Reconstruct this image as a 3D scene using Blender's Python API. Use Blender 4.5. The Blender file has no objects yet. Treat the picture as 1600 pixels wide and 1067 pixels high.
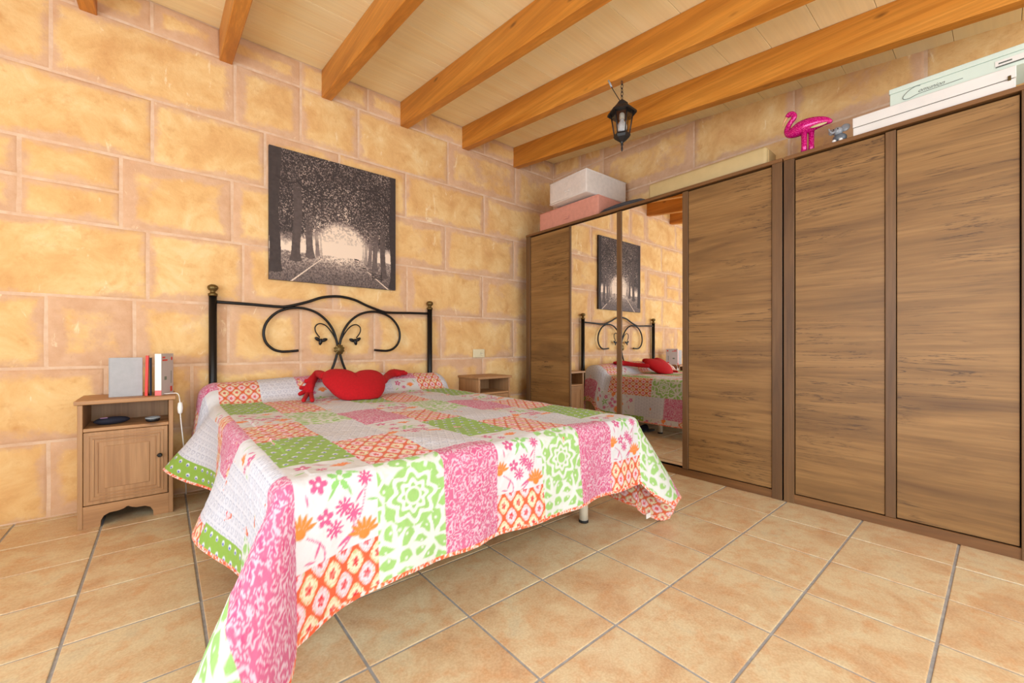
import bpy, bmesh, math, random
import numpy as np
from mathutils import Vector, Matrix
random.seed(7); RNG = np.random.default_rng(7)
SC = bpy.context.scene
COL = SC.collection
PI = math.pi

# ------------------------------------------------------------------ camera
YAW = math.atan2(545, 647); CAMH = .95; FPX = 647.0
cd = bpy.data.cameras.new('camera'); cam = bpy.data.objects.new('camera', cd); COL.objects.link(cam)
cam.location = (0, 0, CAMH); cam.rotation_euler = (PI/2, 0, -YAW)
cd.sensor_width = 36; cd.lens = 36*FPX/1600; cd.shift_y = 6.5/1600; cd.clip_start = .02
SC.camera = cam
FW = np.array([math.sin(YAW), math.cos(YAW), 0]); RT = np.array([math.cos(YAW), -math.sin(YAW), 0]); UP = np.array([0, 0, 1.])
CP = np.array([0, 0, CAMH])
def ray(u, v): return FW*FPX + RT*(u-800) + UP*(540-v)
def on_axis(u, v, axis, val):
    d = ray(u, v); return CP + d*((val-CP[axis])/d[axis])
def on_plane(u, v, p0, n):
    d = ray(u, v); n = np.array(n); return CP + d*(np.dot(np.array(p0)-CP, n)/np.dot(d, n))

# ------------------------------------------------------------------ world, lights, exposure
W = bpy.data.worlds.new('sky'); SC.world = W; W.use_nodes = True
bg = W.node_tree.nodes['Background']; bg.inputs[0].default_value = (.80, .90, 1, 1); bg.inputs[1].default_value = 1.6
SC.view_settings.view_transform = 'Standard'; SC.view_settings.look = 'None'
SC.view_settings.gamma = 1; SC.view_settings.use_curve_mapping = False; SC.view_settings.exposure = -.18
def area(name, loc, rot, sx, sy, power, col):
    l = bpy.data.lights.new(name, 'AREA'); l.shape = 'RECTANGLE'; l.size = sx; l.size_y = sy
    l.energy = power; l.color = col
    o = bpy.data.objects.new(name, l); COL.objects.link(o); o.location = loc; o.rotation_euler = rot
    return o
RX0, RX1, RY0, RY1 = -2.2, 3.5, -3.2, 3.4        # inner faces of the room
# daylight for unseen, assumed openings behind and beside the camera, tilted towards the ceiling
area('daylight_rear', (.45, RY0-.10, 1.22), (PI/2+.85, 0, 0), 3.6, 2.1, 190, (.78, .90, 1))
area('daylight_side', (RX0-.10, .40, 1.25), (PI/2+.60, 0, -PI/2), 2.6, 2.0, 150, (.78, .90, 1))
area('roof_fill', (.6, -1.75, 2.60), (math.radians(12), 0, 0), 2.8, 1.5, 100, (.82, .92, 1))  # added fill from above, through the invented roof opening

# ------------------------------------------------------------------ helpers
def lin(c):
    c = np.asarray(c, float)/255.0
    return np.where(c <= .04045, c/12.92, ((c+.055)/1.055)**2.4)
def L4(*c): r = lin(c); return (float(r[0]), float(r[1]), float(r[2]), 1.0)
def link(o, parent=None):
    COL.objects.link(o)
    if parent is not None: o.parent = parent
    return o
def obj(name, me, m=None, parent=None):
    if isinstance(me, bmesh.types.BMesh):
        b = me; me = bpy.data.meshes.new(name); b.normal_update(); b.to_mesh(me); b.free()
    o = bpy.data.objects.new(name, me)
    if m is not None:
        if not len(me.materials): me.materials.append(m)
    return link(o, parent)
def tag(o, label, cat, group=None):
    o['label'] = label; o['category'] = cat
    if group: o['group'] = group
    return o
def thing(name, label, cat, loc=(0, 0, 0), rz=0, group=None):
    o = bpy.data.objects.new(name, None); o.location = loc; o.rotation_euler = (0, 0, rz); o.empty_display_size = .05
    link(o); return tag(o, label, cat, group)
def struct(o): o['kind'] = 'structure'; return o
def box(b, x0, x1, y0, y1, z0, z1, bev=0, seg=1):
    r = bmesh.ops.create_cube(b, size=1)
    M = Matrix.Translation(((x0+x1)/2, (y0+y1)/2, (z0+z1)/2)) @ Matrix.Diagonal((x1-x0, y1-y0, z1-z0, 1))
    bmesh.ops.transform(b, matrix=M, verts=r['verts'])
    if bev:
        es = list({e for v in r['verts'] for e in v.link_edges})
        bmesh.ops.bevel(b, geom=es, offset=bev, segments=seg, affect='EDGES', profile=.5)
def boxo(name, x0, x1, y0, y1, z0, z1, m, parent=None, bev=.002, seg=1):
    b = bmesh.new(); box(b, x0, x1, y0, y1, z0, z1, bev, seg); return obj(name, b, m, parent)
def smooth(o):
    o.data.polygons.foreach_set('use_smooth', [True]*len(o.data.polygons)); return o
def catmull(P, n=8, closed=False):
    P = [np.array(p, float) for p in P]; out = []; N = len(P)
    rng = range(N if closed else N-1)
    for i in rng:
        g = lambda k: P[k % N] if closed else P[min(max(k, 0), N-1)]
        a, b, c, d = g(i-1), g(i), g(i+1), g(i+2)
        for k in range(n):
            t = k/n
            out.append(.5*((2*b)+(-a+c)*t+(2*a-5*b+4*c-d)*t*t+(-a+3*b-3*c+d)*t**3))
    if not closed: out.append(P[-1])
    return out
def tube(b, pts, rad, seg=10, cap=True):
    pts = [Vector(p) for p in pts]; n = len(pts)
    rad = [rad]*n if not hasattr(rad, '__len__') else rad
    up = None; rings = []
    for i, p in enumerate(pts):
        t = (pts[min(i+1, n-1)]-pts[max(i-1, 0)]).normalized()
        if up is None:
            up = t.orthogonal().normalized()
        up = (up - t*up.dot(t)).normalized(); s = t.cross(up)
        rings.append([b.verts.new(p+(up*math.cos(2*PI*k/seg)+s*math.sin(2*PI*k/seg))*rad[i]) for k in range(seg)])
    for i in range(n-1):
        for k in range(seg):
            b.faces.new((rings[i][k], rings[i][(k+1) % seg], rings[i+1][(k+1) % seg], rings[i+1][k])).smooth = True
    if cap:
        b.faces.new(rings[0][::-1]); b.faces.new(rings[-1])
def lathe(b, prof, seg=20, c=(0, 0, 0), smoothf=True, phase=0):
    rings = [[b.verts.new((c[0]+r*math.cos(2*PI*k/seg+phase), c[1]+r*math.sin(2*PI*k/seg+phase), c[2]+z)) for k in range(seg)] for r, z in prof]
    for i in range(len(prof)-1):
        for k in range(seg):
            b.faces.new((rings[i][k], rings[i][(k+1) % seg], rings[i+1][(k+1) % seg], rings[i+1][k])).smooth = smoothf
    b.faces.new(rings[0][::-1]); b.faces.new(rings[-1])
def prism(b, poly, axis, lo, hi):
    # extrude a 2D polygon along an axis
    def P(p, h):
        return {0: (h, p[0], p[1]), 1: (p[0], h, p[1]), 2: (p[0], p[1], h)}[axis]
    A = [b.verts.new(P(p, lo)) for p in poly]; B = [b.verts.new(P(p, hi)) for p in poly]; n = len(poly)
    b.faces.new(A); b.faces.new(B[::-1])
    for i in range(n): b.faces.new((A[i], B[i], B[(i+1) % n], A[(i+1) % n]))
    bmesh.ops.recalc_face_normals(b, faces=b.faces[:])
def grid_mesh(name, X, uv=None, col=None):
    # X: (n,m,3) points -> quad grid mesh
    n, m = X.shape[:2]; me = bpy.data.meshes.new(name)
    idx = np.arange(n*m).reshape(n, m)
    q = np.stack([idx[:-1, :-1], idx[1:, :-1], idx[1:, 1:], idx[:-1, 1:]], -1).reshape(-1, 4)
    return raw_mesh(me, X.reshape(-1, 3), q, col)
def raw_mesh(me, V, q, col=None):
    me.vertices.add(len(V)); me.vertices.foreach_set('co', np.ascontiguousarray(V, dtype=np.float32).ravel())
    me.loops.add(q.size); me.loops.foreach_set('vertex_index', np.ascontiguousarray(q, dtype=np.int32).ravel())
    me.polygons.add(len(q)); me.polygons.foreach_set('loop_start', np.arange(0, q.size, 4, dtype=np.int32))
    me.polygons.foreach_set('use_smooth', np.ones(len(q), dtype=bool))
    if col is not None:
        a = me.color_attributes.new('print', 'FLOAT_COLOR', 'POINT')
        c = np.ones((len(V), 4), dtype=np.float32); c[:, :3] = col.reshape(-1, 3)
        a.data.foreach_set('color', c.ravel())
    me.update(calc_edges=True); me.validate(); return me

# ------------------------------------------------------------------ materials
class NT:
    def __init__(s, name):
        s.m = bpy.data.materials.new(name); s.m.use_nodes = True; s.t = s.m.node_tree
        s.b = s.t.nodes['Principled BSDF']
    def n(s, typ, **kw):
        x = s.t.nodes.new(typ)
        for k, v in kw.items():
            if k.startswith('i_'):
                x.inputs[int(k[2:]) if k[2:].isdigit() else k[2:].replace('_', ' ')].default_value = v
            else: setattr(x, k, v)
        return x
    def l(s, a, b): s.t.links.new(a, b)
    def ramp(s, src, stops, interp='LINEAR'):
        r = s.n('ShaderNodeValToRGB'); r.color_ramp.interpolation = interp
        e = r.color_ramp.elements
        while len(e) < len(stops): e.new(.5)
        for i, (p, c) in enumerate(stops): e[i].position = p; e[i].color = c if len(c) == 4 else (*c, 1)
        s.l(src, r.inputs[0]); return r.outputs[0]
    def mix(s, f, a, b, mode='MIX'):
        x = s.n('ShaderNodeMix', data_type='RGBA', blend_type=mode)
        for i, v in ((0, f), (6, a), (7, b)):
            if hasattr(v, 'links'): s.l(v, x.inputs[i])
            else: x.inputs[i].default_value = v
        return x.outputs[2]
    def math(s, op, a, b=0.0, clamp=False):
        x = s.n('ShaderNodeMath', operation=op, use_clamp=clamp)
        for i, v in ((0, a), (1, b)):
            if hasattr(v, 'links'): s.l(v, x.inputs[i])
            else: x.inputs[i].default_value = v
        return x.outputs[0]
    def coords(s, scale=(1, 1, 1), rand=True, src='pos'):
        if src == 'pos': v = s.n('ShaderNodeNewGeometry').outputs['Position']
        else: v = s.n('ShaderNodeTexCoord').outputs['Object']
        if rand:
            r = s.n('ShaderNodeObjectInfo').outputs['Random']
            k = s.n('ShaderNodeVectorMath', operation='MULTIPLY_ADD')
            cmb = s.n('ShaderNodeCombineXYZ'); s.l(r, cmb.inputs[0]); s.l(r, cmb.inputs[1]); s.l(r, cmb.inputs[2])
            s.l(cmb.outputs[0], k.inputs[0]); k.inputs[1].default_value = (17.3, 29.1, 11.7); s.l(v, k.inputs[2]); v = k.outputs[0]
        mp = s.n('ShaderNodeMapping'); mp.inputs['Scale'].default_value = scale; s.l(v, mp.inputs[0])
        return mp.outputs[0]
    def noise(s, vec, scale, detail=4, rough=.55, dist=0):
        x = s.n('ShaderNodeTexNoise'); s.l(vec, x.inputs['Vector']); x.inputs['Scale'].default_value = scale
        x.inputs['Detail'].default_value = detail; x.inputs['Roughness'].default_value = rough; x.inputs['Distortion'].default_value = dist
        return x.outputs['Fac']
    def bump(s, h, strength=.2, dist=.01):
        x = s.n('ShaderNodeBump'); x.inputs['Strength'].default_value = strength; x.inputs['Distance'].default_value = dist
        s.l(h, x.inputs['Height']); s.l(x.outputs[0], s.b.inputs['Normal'])
    def done(s, col=None, rough=.6, metal=0, spec=None):
        if col is not None:
            if hasattr(col, 'links'): s.l(col, s.b.inputs['Base Color'])
            else: s.b.inputs['Base Color'].default_value = col
        if hasattr(rough, 'links'): s.l(rough, s.b.inputs['Roughness'])
        else: s.b.inputs['Roughness'].default_value = rough
        s.b.inputs['Metallic'].default_value = metal
        if spec is not None: s.b.inputs['Specular IOR Level'].default_value = spec
        return s.m
def plain(name, rgb, rough=.5, metal=0, var=.06, scale=30, bump=0):
    k = NT(name); v = k.coords(rand=False, src='obj'); f = k.noise(v, scale, 3)
    c = np.array(L4(*rgb)[:3]); lo = tuple(np.clip(c*(1-var), 0, 1)); hi = tuple(np.clip(c*(1+var), 0, 1))
    col = k.ramp(f, [(.3, lo), (.7, hi)])
    if bump: k.bump(f, bump, .004)
    return k.done(col, rough, metal)
def stone_mat():
    k = NT('sandstone'); v = k.coords()
    f1 = k.noise(v, 4.2, 7, .66, .5); f2 = k.noise(v, 11, 6, .65); f3 = k.noise(v, 60, 3, .6)
    base = k.ramp(f1, [(.28, L4(212, 160, 104)), (.46, L4(228, 184, 124)), (.6, L4(236, 200, 142)), (.76, L4(240, 214, 168))])
    base = k.mix(k.ramp(f2, [(.56, (0, 0, 0)), (.80, (.8, .8, .8))]), base, L4(206, 148, 90))
    mauve = k.ramp(f2, [(.3, L4(208, 164, 128)), (.7, L4(222, 184, 150))])
    at = k.n('ShaderNodeAttribute', attribute_name='inner').outputs['Fac']
    e = k.math('ADD', at, k.math('MULTIPLY', k.math('SUBTRACT', k.noise(v, 3.4, 7, .68), .5), 3.0))
    e = k.math('ADD', e, k.math('MULTIPLY', k.math('SUBTRACT', k.n('ShaderNodeObjectInfo').outputs['Random'], .62), .9))
    col = k.mix(k.ramp(e, [(0, (0, 0, 0)), (.62, (1, 1, 1))], 'EASE'), mauve, base)
    # pale scratches and lime spots
    vs = k.coords((1, 1, .35)); w = k.noise(vs, 16, 5, .7, .6)
    col = k.mix(k.ramp(w, [(.63, (0, 0, 0)), (.72, (.75, .75, .75))]), col, L4(246, 226, 186))
    pit = k.ramp(f3, [(.22, (0, 0, 0)), (.34, (1, 1, 1))])
    col = k.mix(.35, col, k.mix(pit, L4(190, 130, 80), col))
    h = k.math('ADD', k.math('MULTIPLY', f2, .8), k.math('MULTIPLY', f3, .25))
    k.bump(h, .5, .014)
    return k.done(col, .9, spec=.15)
def mortar_mat():
    k = NT('lime_mortar'); v = k.coords(rand=False); f = k.noise(v, 14, 5, .65)
    k.bump(f, .3, .01)
    return k.done(k.ramp(f, [(.3, L4(212, 174, 142)), (.7, L4(230, 202, 174))]), .95, spec=.1)
def tile_mat():
    k = NT('terracotta_tile'); v = k.coords()
    f1 = k.noise(v, 5.0, 6, .62, .5); f2 = k.noise(v, 16, 5, .65); f3 = k.noise(v, 150, 2, .5)
    c = k.ramp(f1, [(.30, L4(188, 146, 108)), (.44, L4(206, 176, 136)), (.58, L4(216, 198, 160)), (.74, L4(198, 186, 156))])
    c = k.mix(k.ramp(f2, [(.48, (0, 0, 0)), (.70, (.75, .75, .75))]), c, L4(204, 152, 104))
    c = k.mix(.18, c, k.ramp(f3, [(.35, L4(170, 125, 88)), (.65, L4(238, 214, 178))]))
    k.bump(k.math('ADD', f2, k.math('MULTIPLY', f3, .3)), .10, .006)
    return k.done(c, k.ramp(f2, [(.3, (.34,)*3), (.7, (.46,)*3)]), spec=.45)
def wood_mat(name, axis, dark, mid, light, s=1.0, crack=None, rough=.5, knots=False, rand=True, streak=.5):
    k = NT(name)
    sc = [9.0*s]*3; sc[axis] = .9*s
    v = k.coords(tuple(sc), rand); f1 = k.noise(v, 1.0, 5, .6, .8)
    sc2 = [70.0*s]*3; sc2[axis] = 2.2*s
    v2 = k.coords(tuple(sc2), rand); f2 = k.noise(v2, 1.0, 3, .6, .3)
    c = k.ramp(f1, [(.28, dark), (.5, mid), (.74, light)])
    c = k.mix(k.math('MULTIPLY', k.ramp(f2, [(.42, (1, 1, 1)), (.6, (0, 0, 0))]), streak), c, tuple(x*.62 if i < 3 else 1 for i, x in enumerate(mid)))
    if crack:
        sc3 = [13.0*s]*3; sc3[axis] = .75*s
        v3 = k.coords(tuple(sc3), rand); f3 = k.noise(v3, 1.1, 6, .62, 1.6)
        line = k.ramp(k.math('ABSOLUTE', k.math('SUBTRACT', f3, .5)), [(0, (1, 1, 1)), (.016, (0, 0, 0))])
        gate = k.ramp(k.noise(k.coords((2.2, 2.2, 2.2), rand), 1, 2), [(.42, (0, 0, 0)), (.55, (1, 1, 1))])
        c = k.mix(k.math('MULTIPLY', k.math('MULTIPLY', line, gate), .85), c, crack)
        sm = k.ramp(f3, [(.60, (0, 0, 0)), (.75, (.55, .55, .55))])
        c = k.mix(sm, c, crack)
    if knots:
        vo = k.n('ShaderNodeTexVoronoi'); sk = [3.4]*3; sk[axis] = 1.25
        k.l(k.coords(tuple(sk), rand), vo.inputs['Vector']); vo.inputs['Scale'].default_value = 1.9
        kn = k.ramp(vo.outputs['Distance'], [(.045, (1, 1, 1)), (.10, (0, 0, 0))])
        c = k.mix(k.math('MULTIPLY', kn, .75), c, tuple(x*.35 if i < 3 else 1 for i, x in enumerate(dark)))
    k.bump(f2, .12, .003)
    return k.done(c, rough)
M_STONE = stone_mat(); M_MORTAR = mortar_mat(); M_TILE = tile_mat()
M_GROUT = plain('grey_grout', (158, 156, 156), .9, var=.15, scale=40, bump=.3)
M_PLANK = wood_mat('pale_pine_board', 0, L4(248, 224, 172), L4(252, 234, 186), L4(254, 240, 198), .7, rough=.55, streak=.12)
M_BEAM = wood_mat('honey_pine_beam', 1, L4(168, 98, 26), L4(204, 130, 44), L4(220, 150, 62), .9, rough=.42, knots=True, streak=.45)
M_DOOR = wood_mat('oak_door', 1, L4(104, 72, 38), L4(142, 104, 58), L4(164, 124, 74), .9, crack=L4(56, 36, 20), rough=.5, streak=.4)
M_FRAME = wood_mat('oak_frame', 2, L4(84, 58, 34), L4(110, 78, 46), L4(126, 92, 56), 1.0, rough=.5, streak=.35)
M_FRAMEH = wood_mat('oak_frame_level', 1, L4(92, 60, 32), L4(124, 84, 46), L4(140, 98, 56), 1.0, rough=.5, streak=.35)
M_PINE = wood_mat('pine_upright', 2, L4(148, 104, 66), L4(176, 132, 90), L4(192, 150, 106), 1.0, rough=.5, streak=.35)
M_PINEH = wood_mat('pine_level', 0, L4(150, 106, 66), L4(178, 132, 88), L4(194, 150, 104), 1.0, rough=.5, streak=.3, knots=True)
M_WALL2 = plain('plain_plaster', (226, 196, 160), .9, var=.05, scale=6)
M_IRON = plain('black_iron', (30, 28, 27), .38, .55, bump=.05)
M_BRASS = plain('aged_brass', (112, 92, 52), .42, .75)
M_DARK = plain('dark_gap', (40, 27, 18), .7)
M_WHITEF = plain('white_frame', (235, 235, 232), .4)

# ------------------------------------------------------------------ setting: floor
GR = .357                                               # tile pitch
TX0, TY0 = .52*.95, .52*.95                             # a grout crossing; lines measured in the photo
TX0 = 1.617*.95
b = bmesh.new(); box(b, RX0-.2, RX1+.2, RY0-.2, RY1+.2, -.08, -.0035)
floor = struct(obj('floor', b, M_GROUT))
def tile_mesh(w, d):
    b = bmesh.new(); box(b, -w/2, w/2, -d/2, d/2, -.012, 0)
    es = [e for e in b.edges if all(v.co.z > -.001 for v in e.verts)]
    bmesh.ops.bevel(b, geom=es, offset=.003, segments=2, affect='EDGES', profile=.6)
    me = bpy.data.meshes.new('tile'); b.to_mesh(me); b.free(); me.materials.append(M_TILE); return me
TM = {}
gx, gy = .0045, .0045
ix0 = math.floor((RX0-TX0)/GR); ix1 = math.ceil((RX1-TX0)/GR)
iy0 = math.floor((RY0-TY0)/GR); iy1 = math.ceil((RY1-TY0)/GR)
for i in range(ix0, ix1):
    for j in range(iy0, iy1):
        x0 = max(TX0+i*GR+gx, RX0); x1 = min(TX0+(i+1)*GR-gx, RX1); y0 = max(TY0+j*GR+gy, RY0); y1 = min(TY0+(j+1)*GR-gy, RY1)
        if x1-x0 < .02 or y1-y0 < .02: continue
        key = (round(x1-x0, 4), round(y1-y0, 4))
        if key not in TM: TM[key] = tile_mesh(*key)
        o = bpy.data.objects.new('tile', TM[key]); o.location = ((x0+x1)/2, (y0+y1)/2, random.uniform(-.0006, .0006)); link(o, floor)

# ------------------------------------------------------------------ setting: stone walls
SLOPE = .116
def ceil_z(y): return 3.08 - SLOPE*(3.4-y)
def stone(parent, M, u0, u1, z0, z1, top=None):
    # one squared sandstone block: local u along the wall, z up, w out of the wall
    g = .0065; u0 += g; u1 -= g; z0 += g; z1 -= g
    if u1-u0 < .03 or z1-z0 < .02: return
    me = bpy.data.meshes.new('stone'); V = []; A = []
    ins = min(.085, (u1-u0)*.4, (z1-z0)*.4)
    for d, w, a in ((0, -.001, 0), (.004, .0016, 0), (.016, .0042, .08), (ins, .0065, 1.0)):
        a0, a1, c0, c1 = u0+d, u1-d, z0+d, z1-d
        P = [(a0, c0), ((a0+a1)/2, c0), (a1, c0), (a1, (c0+c1)/2), (a1, c1), ((a0+a1)/2, c1), (a0, c1), (a0, (c0+c1)/2)]
        for (p, q) in P:
            j = .0022 if d < .05 else .01
            V.append((p+random.uniform(-j, j), q+random.uniform(-j, j), w+random.uniform(-.001, .001))); A.append(a)
    V.append(((u0+u1)/2, (z0+z1)/2, .0075)); A.append(1.0)
    F = []
    for r in range(3):
        for k in range(8): F.append((r*8+k, r*8+(k+1) % 8, r*8+8+(k+1) % 8, r*8+8+k))
    for k in range(8): F.append((24+k, 24+(k+1) % 8, 32))
    me.from_pydata([tuple(M @ Vector(p)) for p in V], [], F)
    at = me.attributes.new('inner', 'FLOAT', 'POINT'); at.data.foreach_set('value', A)
    me.polygons.foreach_set('use_smooth', [True]*len(F)); me.materials.append(M_STONE)
    o = bpy.data.objects.new('stone', me); link(o, parent)
b = bmesh.new(); box(b, RX0-.2, RX1+.2, RY1, RY1+.25, -.05, 3.3); wall_back = struct(obj('wall_back', b, M_MORTAR))
MB = Matrix(((1, 0, 0, 0), (0, 0, -1, RY1), (0, 1, 0, 0), (0, 0, 0, 1)))
def wx(u): return float(on_axis(u, 540, 1, RY1)[0])
ZC = [0, .42, .825, 1.23, 1.655, 2.08, 2.475, 2.89, 3.085]
JU = [[76, 210, 330, 470, 590, 690, 790], [165, 300, 470, 600, 690-18, 754], [72, 210, 357, 470, 585, 689, 802], [231, 380, 520, 636, 754],
      [30, 189, 363, 480, 590, 696, 802.5], [238, 414, 530, 634, 756.5], [79, 367, 470, 560, 700, 805], [120, 237, 345, 470, 575, 665, 757, 830]]
for c in range(8):
    m = sorted(wx(u) for u in JU[c]); x = m[0]
    while x-.45 > RX0+.3: x -= .72+.08*((c*7) % 3); m.insert(0, x)
    xs = [RX0-.02] + [q for q in m if q > RX0+.1] + [RX1]
    for k in range(len(xs)-1):
        if c == 4 and xs[k+1] < wx(200):      # a course split in two by the left edge of the photo
            stone(wall_back, MB, xs[k], xs[k+1], ZC[4], 1.865); stone(wall_back, MB, xs[k], xs[k+1], 1.865, ZC[5])
        else: stone(wall_back, MB, xs[k], xs[k+1], ZC[c], ZC[c+1])
b = bmesh.new(); box(b, RX1, RX1+.25, RY0-.2, RY1, -.05, 3.3); wall_right = struct(obj('wall_right', b, M_MORTAR))
MR = Matrix(((0, 0, -1, RX1), (-1, 0, 0, RY1), (0, 1, 0, 0), (0, 0, 0, 1)))     # u runs from the corner towards the camera
for c in range(8):
    if c == 7: us = [0, .41, .72, 1.25, 1.9, 2.4, 3.0, 3.6, 4.3, 5.1, 5.8, 6.6]
    elif c == 6: us = [0, .35, .72, 1.68, 2.42, 3.1, 3.8, 4.5, 5.2, 5.9, 6.6]
    else: us = [0, .45*(c % 2)+.3] + [.45*(c % 2)+.3+.82*k for k in range(1, 8)] + [6.6]
    for k in range(len(us)-1): stone(wall_right, MR, us[k], us[k+1], ZC[c], ZC[c+1])
# walls the photograph does not show: plain, with openings made up for the daylight
def wall_open(name, axis, pos, lo, hi, o0, o1, s0, s1, out):
    b = bmesh.new()
    def bb(a0, a1, z0, z1):
        if axis == 1: box(b, a0, a1, min(pos, pos+out), max(pos, pos+out), z0, z1)
        else: box(b, min(pos, pos+out), max(pos, pos+out), a0, a1, z0, z1)
    bb(lo, o0, -.05, 3.2); bb(o1, hi, -.05, 3.2); bb(o0, o1, s1, 3.2)
    if s0 > .02: bb(o0, o1, -.05, s0)
    return struct(obj(name, b, M_WALL2))
wall_open('wall_front', 1, RY0, RX0-.2, RX1+.25, -1.35, 2.25, .15, 2.25, -.2)
wall_open('wall_left', 0, RX0, RY0-.2, RY1, -.9, 1.7, .25, 2.25, -.2)
for n, ax, pos, a0, a1, z0, z1 in (('window_1', 1, RY0-.06, -1.35, 2.25, .15, 2.25), ('window_2', 0, RX0-.06, -.9, 1.7, .25, 2.25)):
    e = struct(bpy.data.objects.new(n, None)); link(e)
    for (p0, p1, q0, q1) in ((a0, a0+.06, z0, z1), (a1-.06, a1, z0, z1), (a0+.06, a1-.06, z0, z0+.06), (a0+.06, a1-.06, z1-.06, z1), ((a0+a1)/2-.03, (a0+a1)/2+.03, z0+.06, z1-.06)):
        if ax == 1: boxo('window_frame', p0, p1, pos-.02, pos+.03, q0, q1, M_WHITEF, e)
        else: boxo('window_frame', pos-.02, pos+.03, p0, p1, q0, q1, M_WHITEF, e)

# ------------------------------------------------------------------ setting: boarded ceiling on beams
WX0, WX1, WY0, WY1 = -.85, 2.05, -2.55, -.95       # roof opening invented behind the camera for the added overhead light
b = bmesh.new()
def slab(b, x0, x1, y0, y1, d0, d1, bev=0):
    V = [b.verts.new((x, y, ceil_z(y)+d)) for d in (d0, d1) for (x, y) in ((x0, y0), (x1, y0), (x1, y1), (x0, y1))]
    for f in ((3, 2, 1, 0), (4, 5, 6, 7), (0, 1, 5, 4), (1, 2, 6, 5), (2, 3, 7, 6), (3, 0, 4, 7)): b.faces.new([V[i] for i in f])
    if bev: bmesh.ops.bevel(b, geom=b.edges[:], offset=bev, segments=1, affect='EDGES')
slab(b, RX0-.2, RX1+.2, WY1, RY1+.1, .016, .10); slab(b, RX0-.2, RX1+.2, RY0-.2, WY0, .016, .10); slab(b, RX0-.2, WX0, WY0, WY1, .016, .10); slab(b, WX1, RX1+.2, WY0, WY1, .016, .10)
ceiling = struct(obj('ceiling', b, plain('board_backing', (196, 150, 104), .8)))
y = RY1-.004
while y > RY0-.05:
    y2 = max(y-.247, RY0-.1)
    for (p0, p1) in (((RX0-.05, WX0), (WX1, RX1-.002)) if WY0-.1 < y2 and y < WY1+.1 else ((RX0-.05, RX1-.002),)):
        b = bmesh.new(); slab(b, p0, p1, y2+.0010, y-.0010, 0, .015, .0015); obj('plank', b, M_PLANK, ceiling)
    y = y2
for xc in (-1.628, -.979, -.330, .325, .973, 1.622, 2.262, 2.917):
    b = bmesh.new(); slab(b, xc-.037, xc+.037, (WY1+.02) if WX0 < xc < WX1 else RY0-.05, RY1-.001, -.212, -.0005, .004); obj('beam', b, M_BEAM, ceiling)
e = struct(bpy.data.objects.new('added_rooflight', None)); link(e)  # frame of the invented, unseen roof opening
for (p0, p1, q0, q1) in ((WX0, WX1, WY0, WY0+.05), (WX0, WX1, WY1-.05, WY1), (WX0, WX0+.05, WY0+.05, WY1-.05), (WX1-.05, WX1, WY0+.05, WY1-.05)):
    b = bmesh.new(); slab(b, p0, p1, q0, q1, .0, .12, .003); obj('window_frame', b, M_WHITEF, e)

# ------------------------------------------------------------------ wardrobes
WX = 2.90; WT = 2.10
M_MIRROR = NT('mirror_glass').done((.93, .93, .92, 1), .0, 1.0)
def wardrobe(name, label, y1, y0, cols):
    # y1 far end, y0 near end; cols: list of (kind, ya, yb) front members from the far end to the near end
    t = thing(name, label, 'wardrobe', (3.2, (y0+y1)/2, 0))
    def B(n, x0, x1, ya, yb, z0, z1, m, p=t, bev=.0015):
        o = boxo(n, x0, x1, min(ya, yb), max(ya, yb), z0, z1, m, None, bev); o.parent = p
        q = t.location if p is t else t.location
        o.data.transform(Matrix.Translation((-q.x, -q.y, -q.z))); return o
    B('side_panel', WX+.004, 3.478, y1, y1-.022, 0, WT-.022, M_FRAME); B('side_panel', WX+.004, 3.478, y0, y0+.022, 0, WT-.022, M_FRAME)
    B('top_panel', WX-.004, 3.478, y1, y0, WT-.022, WT, M_FRAMEH)
    B('back_panel', 3.47, 3.477, y1-.022, y0+.022, .0, WT-.022, M_FRAME)
    B('plinth', WX+.006, WX+.024, y1-.022, y0+.022, 0, .052, M_FRAMEH)
    B('inner_floor', WX+.04, 3.469, y1-.022, y0+.022, .03, .05, M_DARK)
    for kind, ya, yb in cols:
        if kind == 'stile': B('stile', WX, WX+.045, ya, yb, 0, WT-.022, M_FRAME)
        elif kind == 'rail': B('profile_strip', WX+.004, WX+.035, ya, yb, .054, WT-.030, M_FRAME)
        elif kind == 'door': B('door', WX+.010, WX+.030, ya-.0025, yb+.0025, .058, WT-.034, M_DOOR)
        elif kind == 'inset': B('door', WX+.020, WX+.038, ya-.0025, yb+.0025, .058, WT-.034, M_DOOR)
        elif kind == 'mirror': B('mirror', WX+.012, WX+.020, ya-.001, yb+.001, .068, WT-.034, M_MIRROR, bev=.0006)
    return t
wardrobe('wardrobe', 'wide oak-look wardrobe with two mirror doors, beside the small nightstand', 3.214, .874,
         [('stile', 3.214, 3.157), ('door', 3.155, 2.622), ('rail', 2.622, 2.602), ('mirror', 2.602, 2.088), ('rail', 2.088, 2.042), ('mirror', 2.042, 1.514),
          ('rail', 1.514, 1.472), ('door', 1.472, .932), ('stile', .930, .874)])
wardrobe('wardrobe', 'narrower oak-look wardrobe with two plain wooden doors and white boxes on top', .866, -.106,
         [('stile', .866, .812), ('door', .810, .401), ('rail', .401, .360), ('door', .359, -.049), ('stile', -.051, -.106)])

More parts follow.
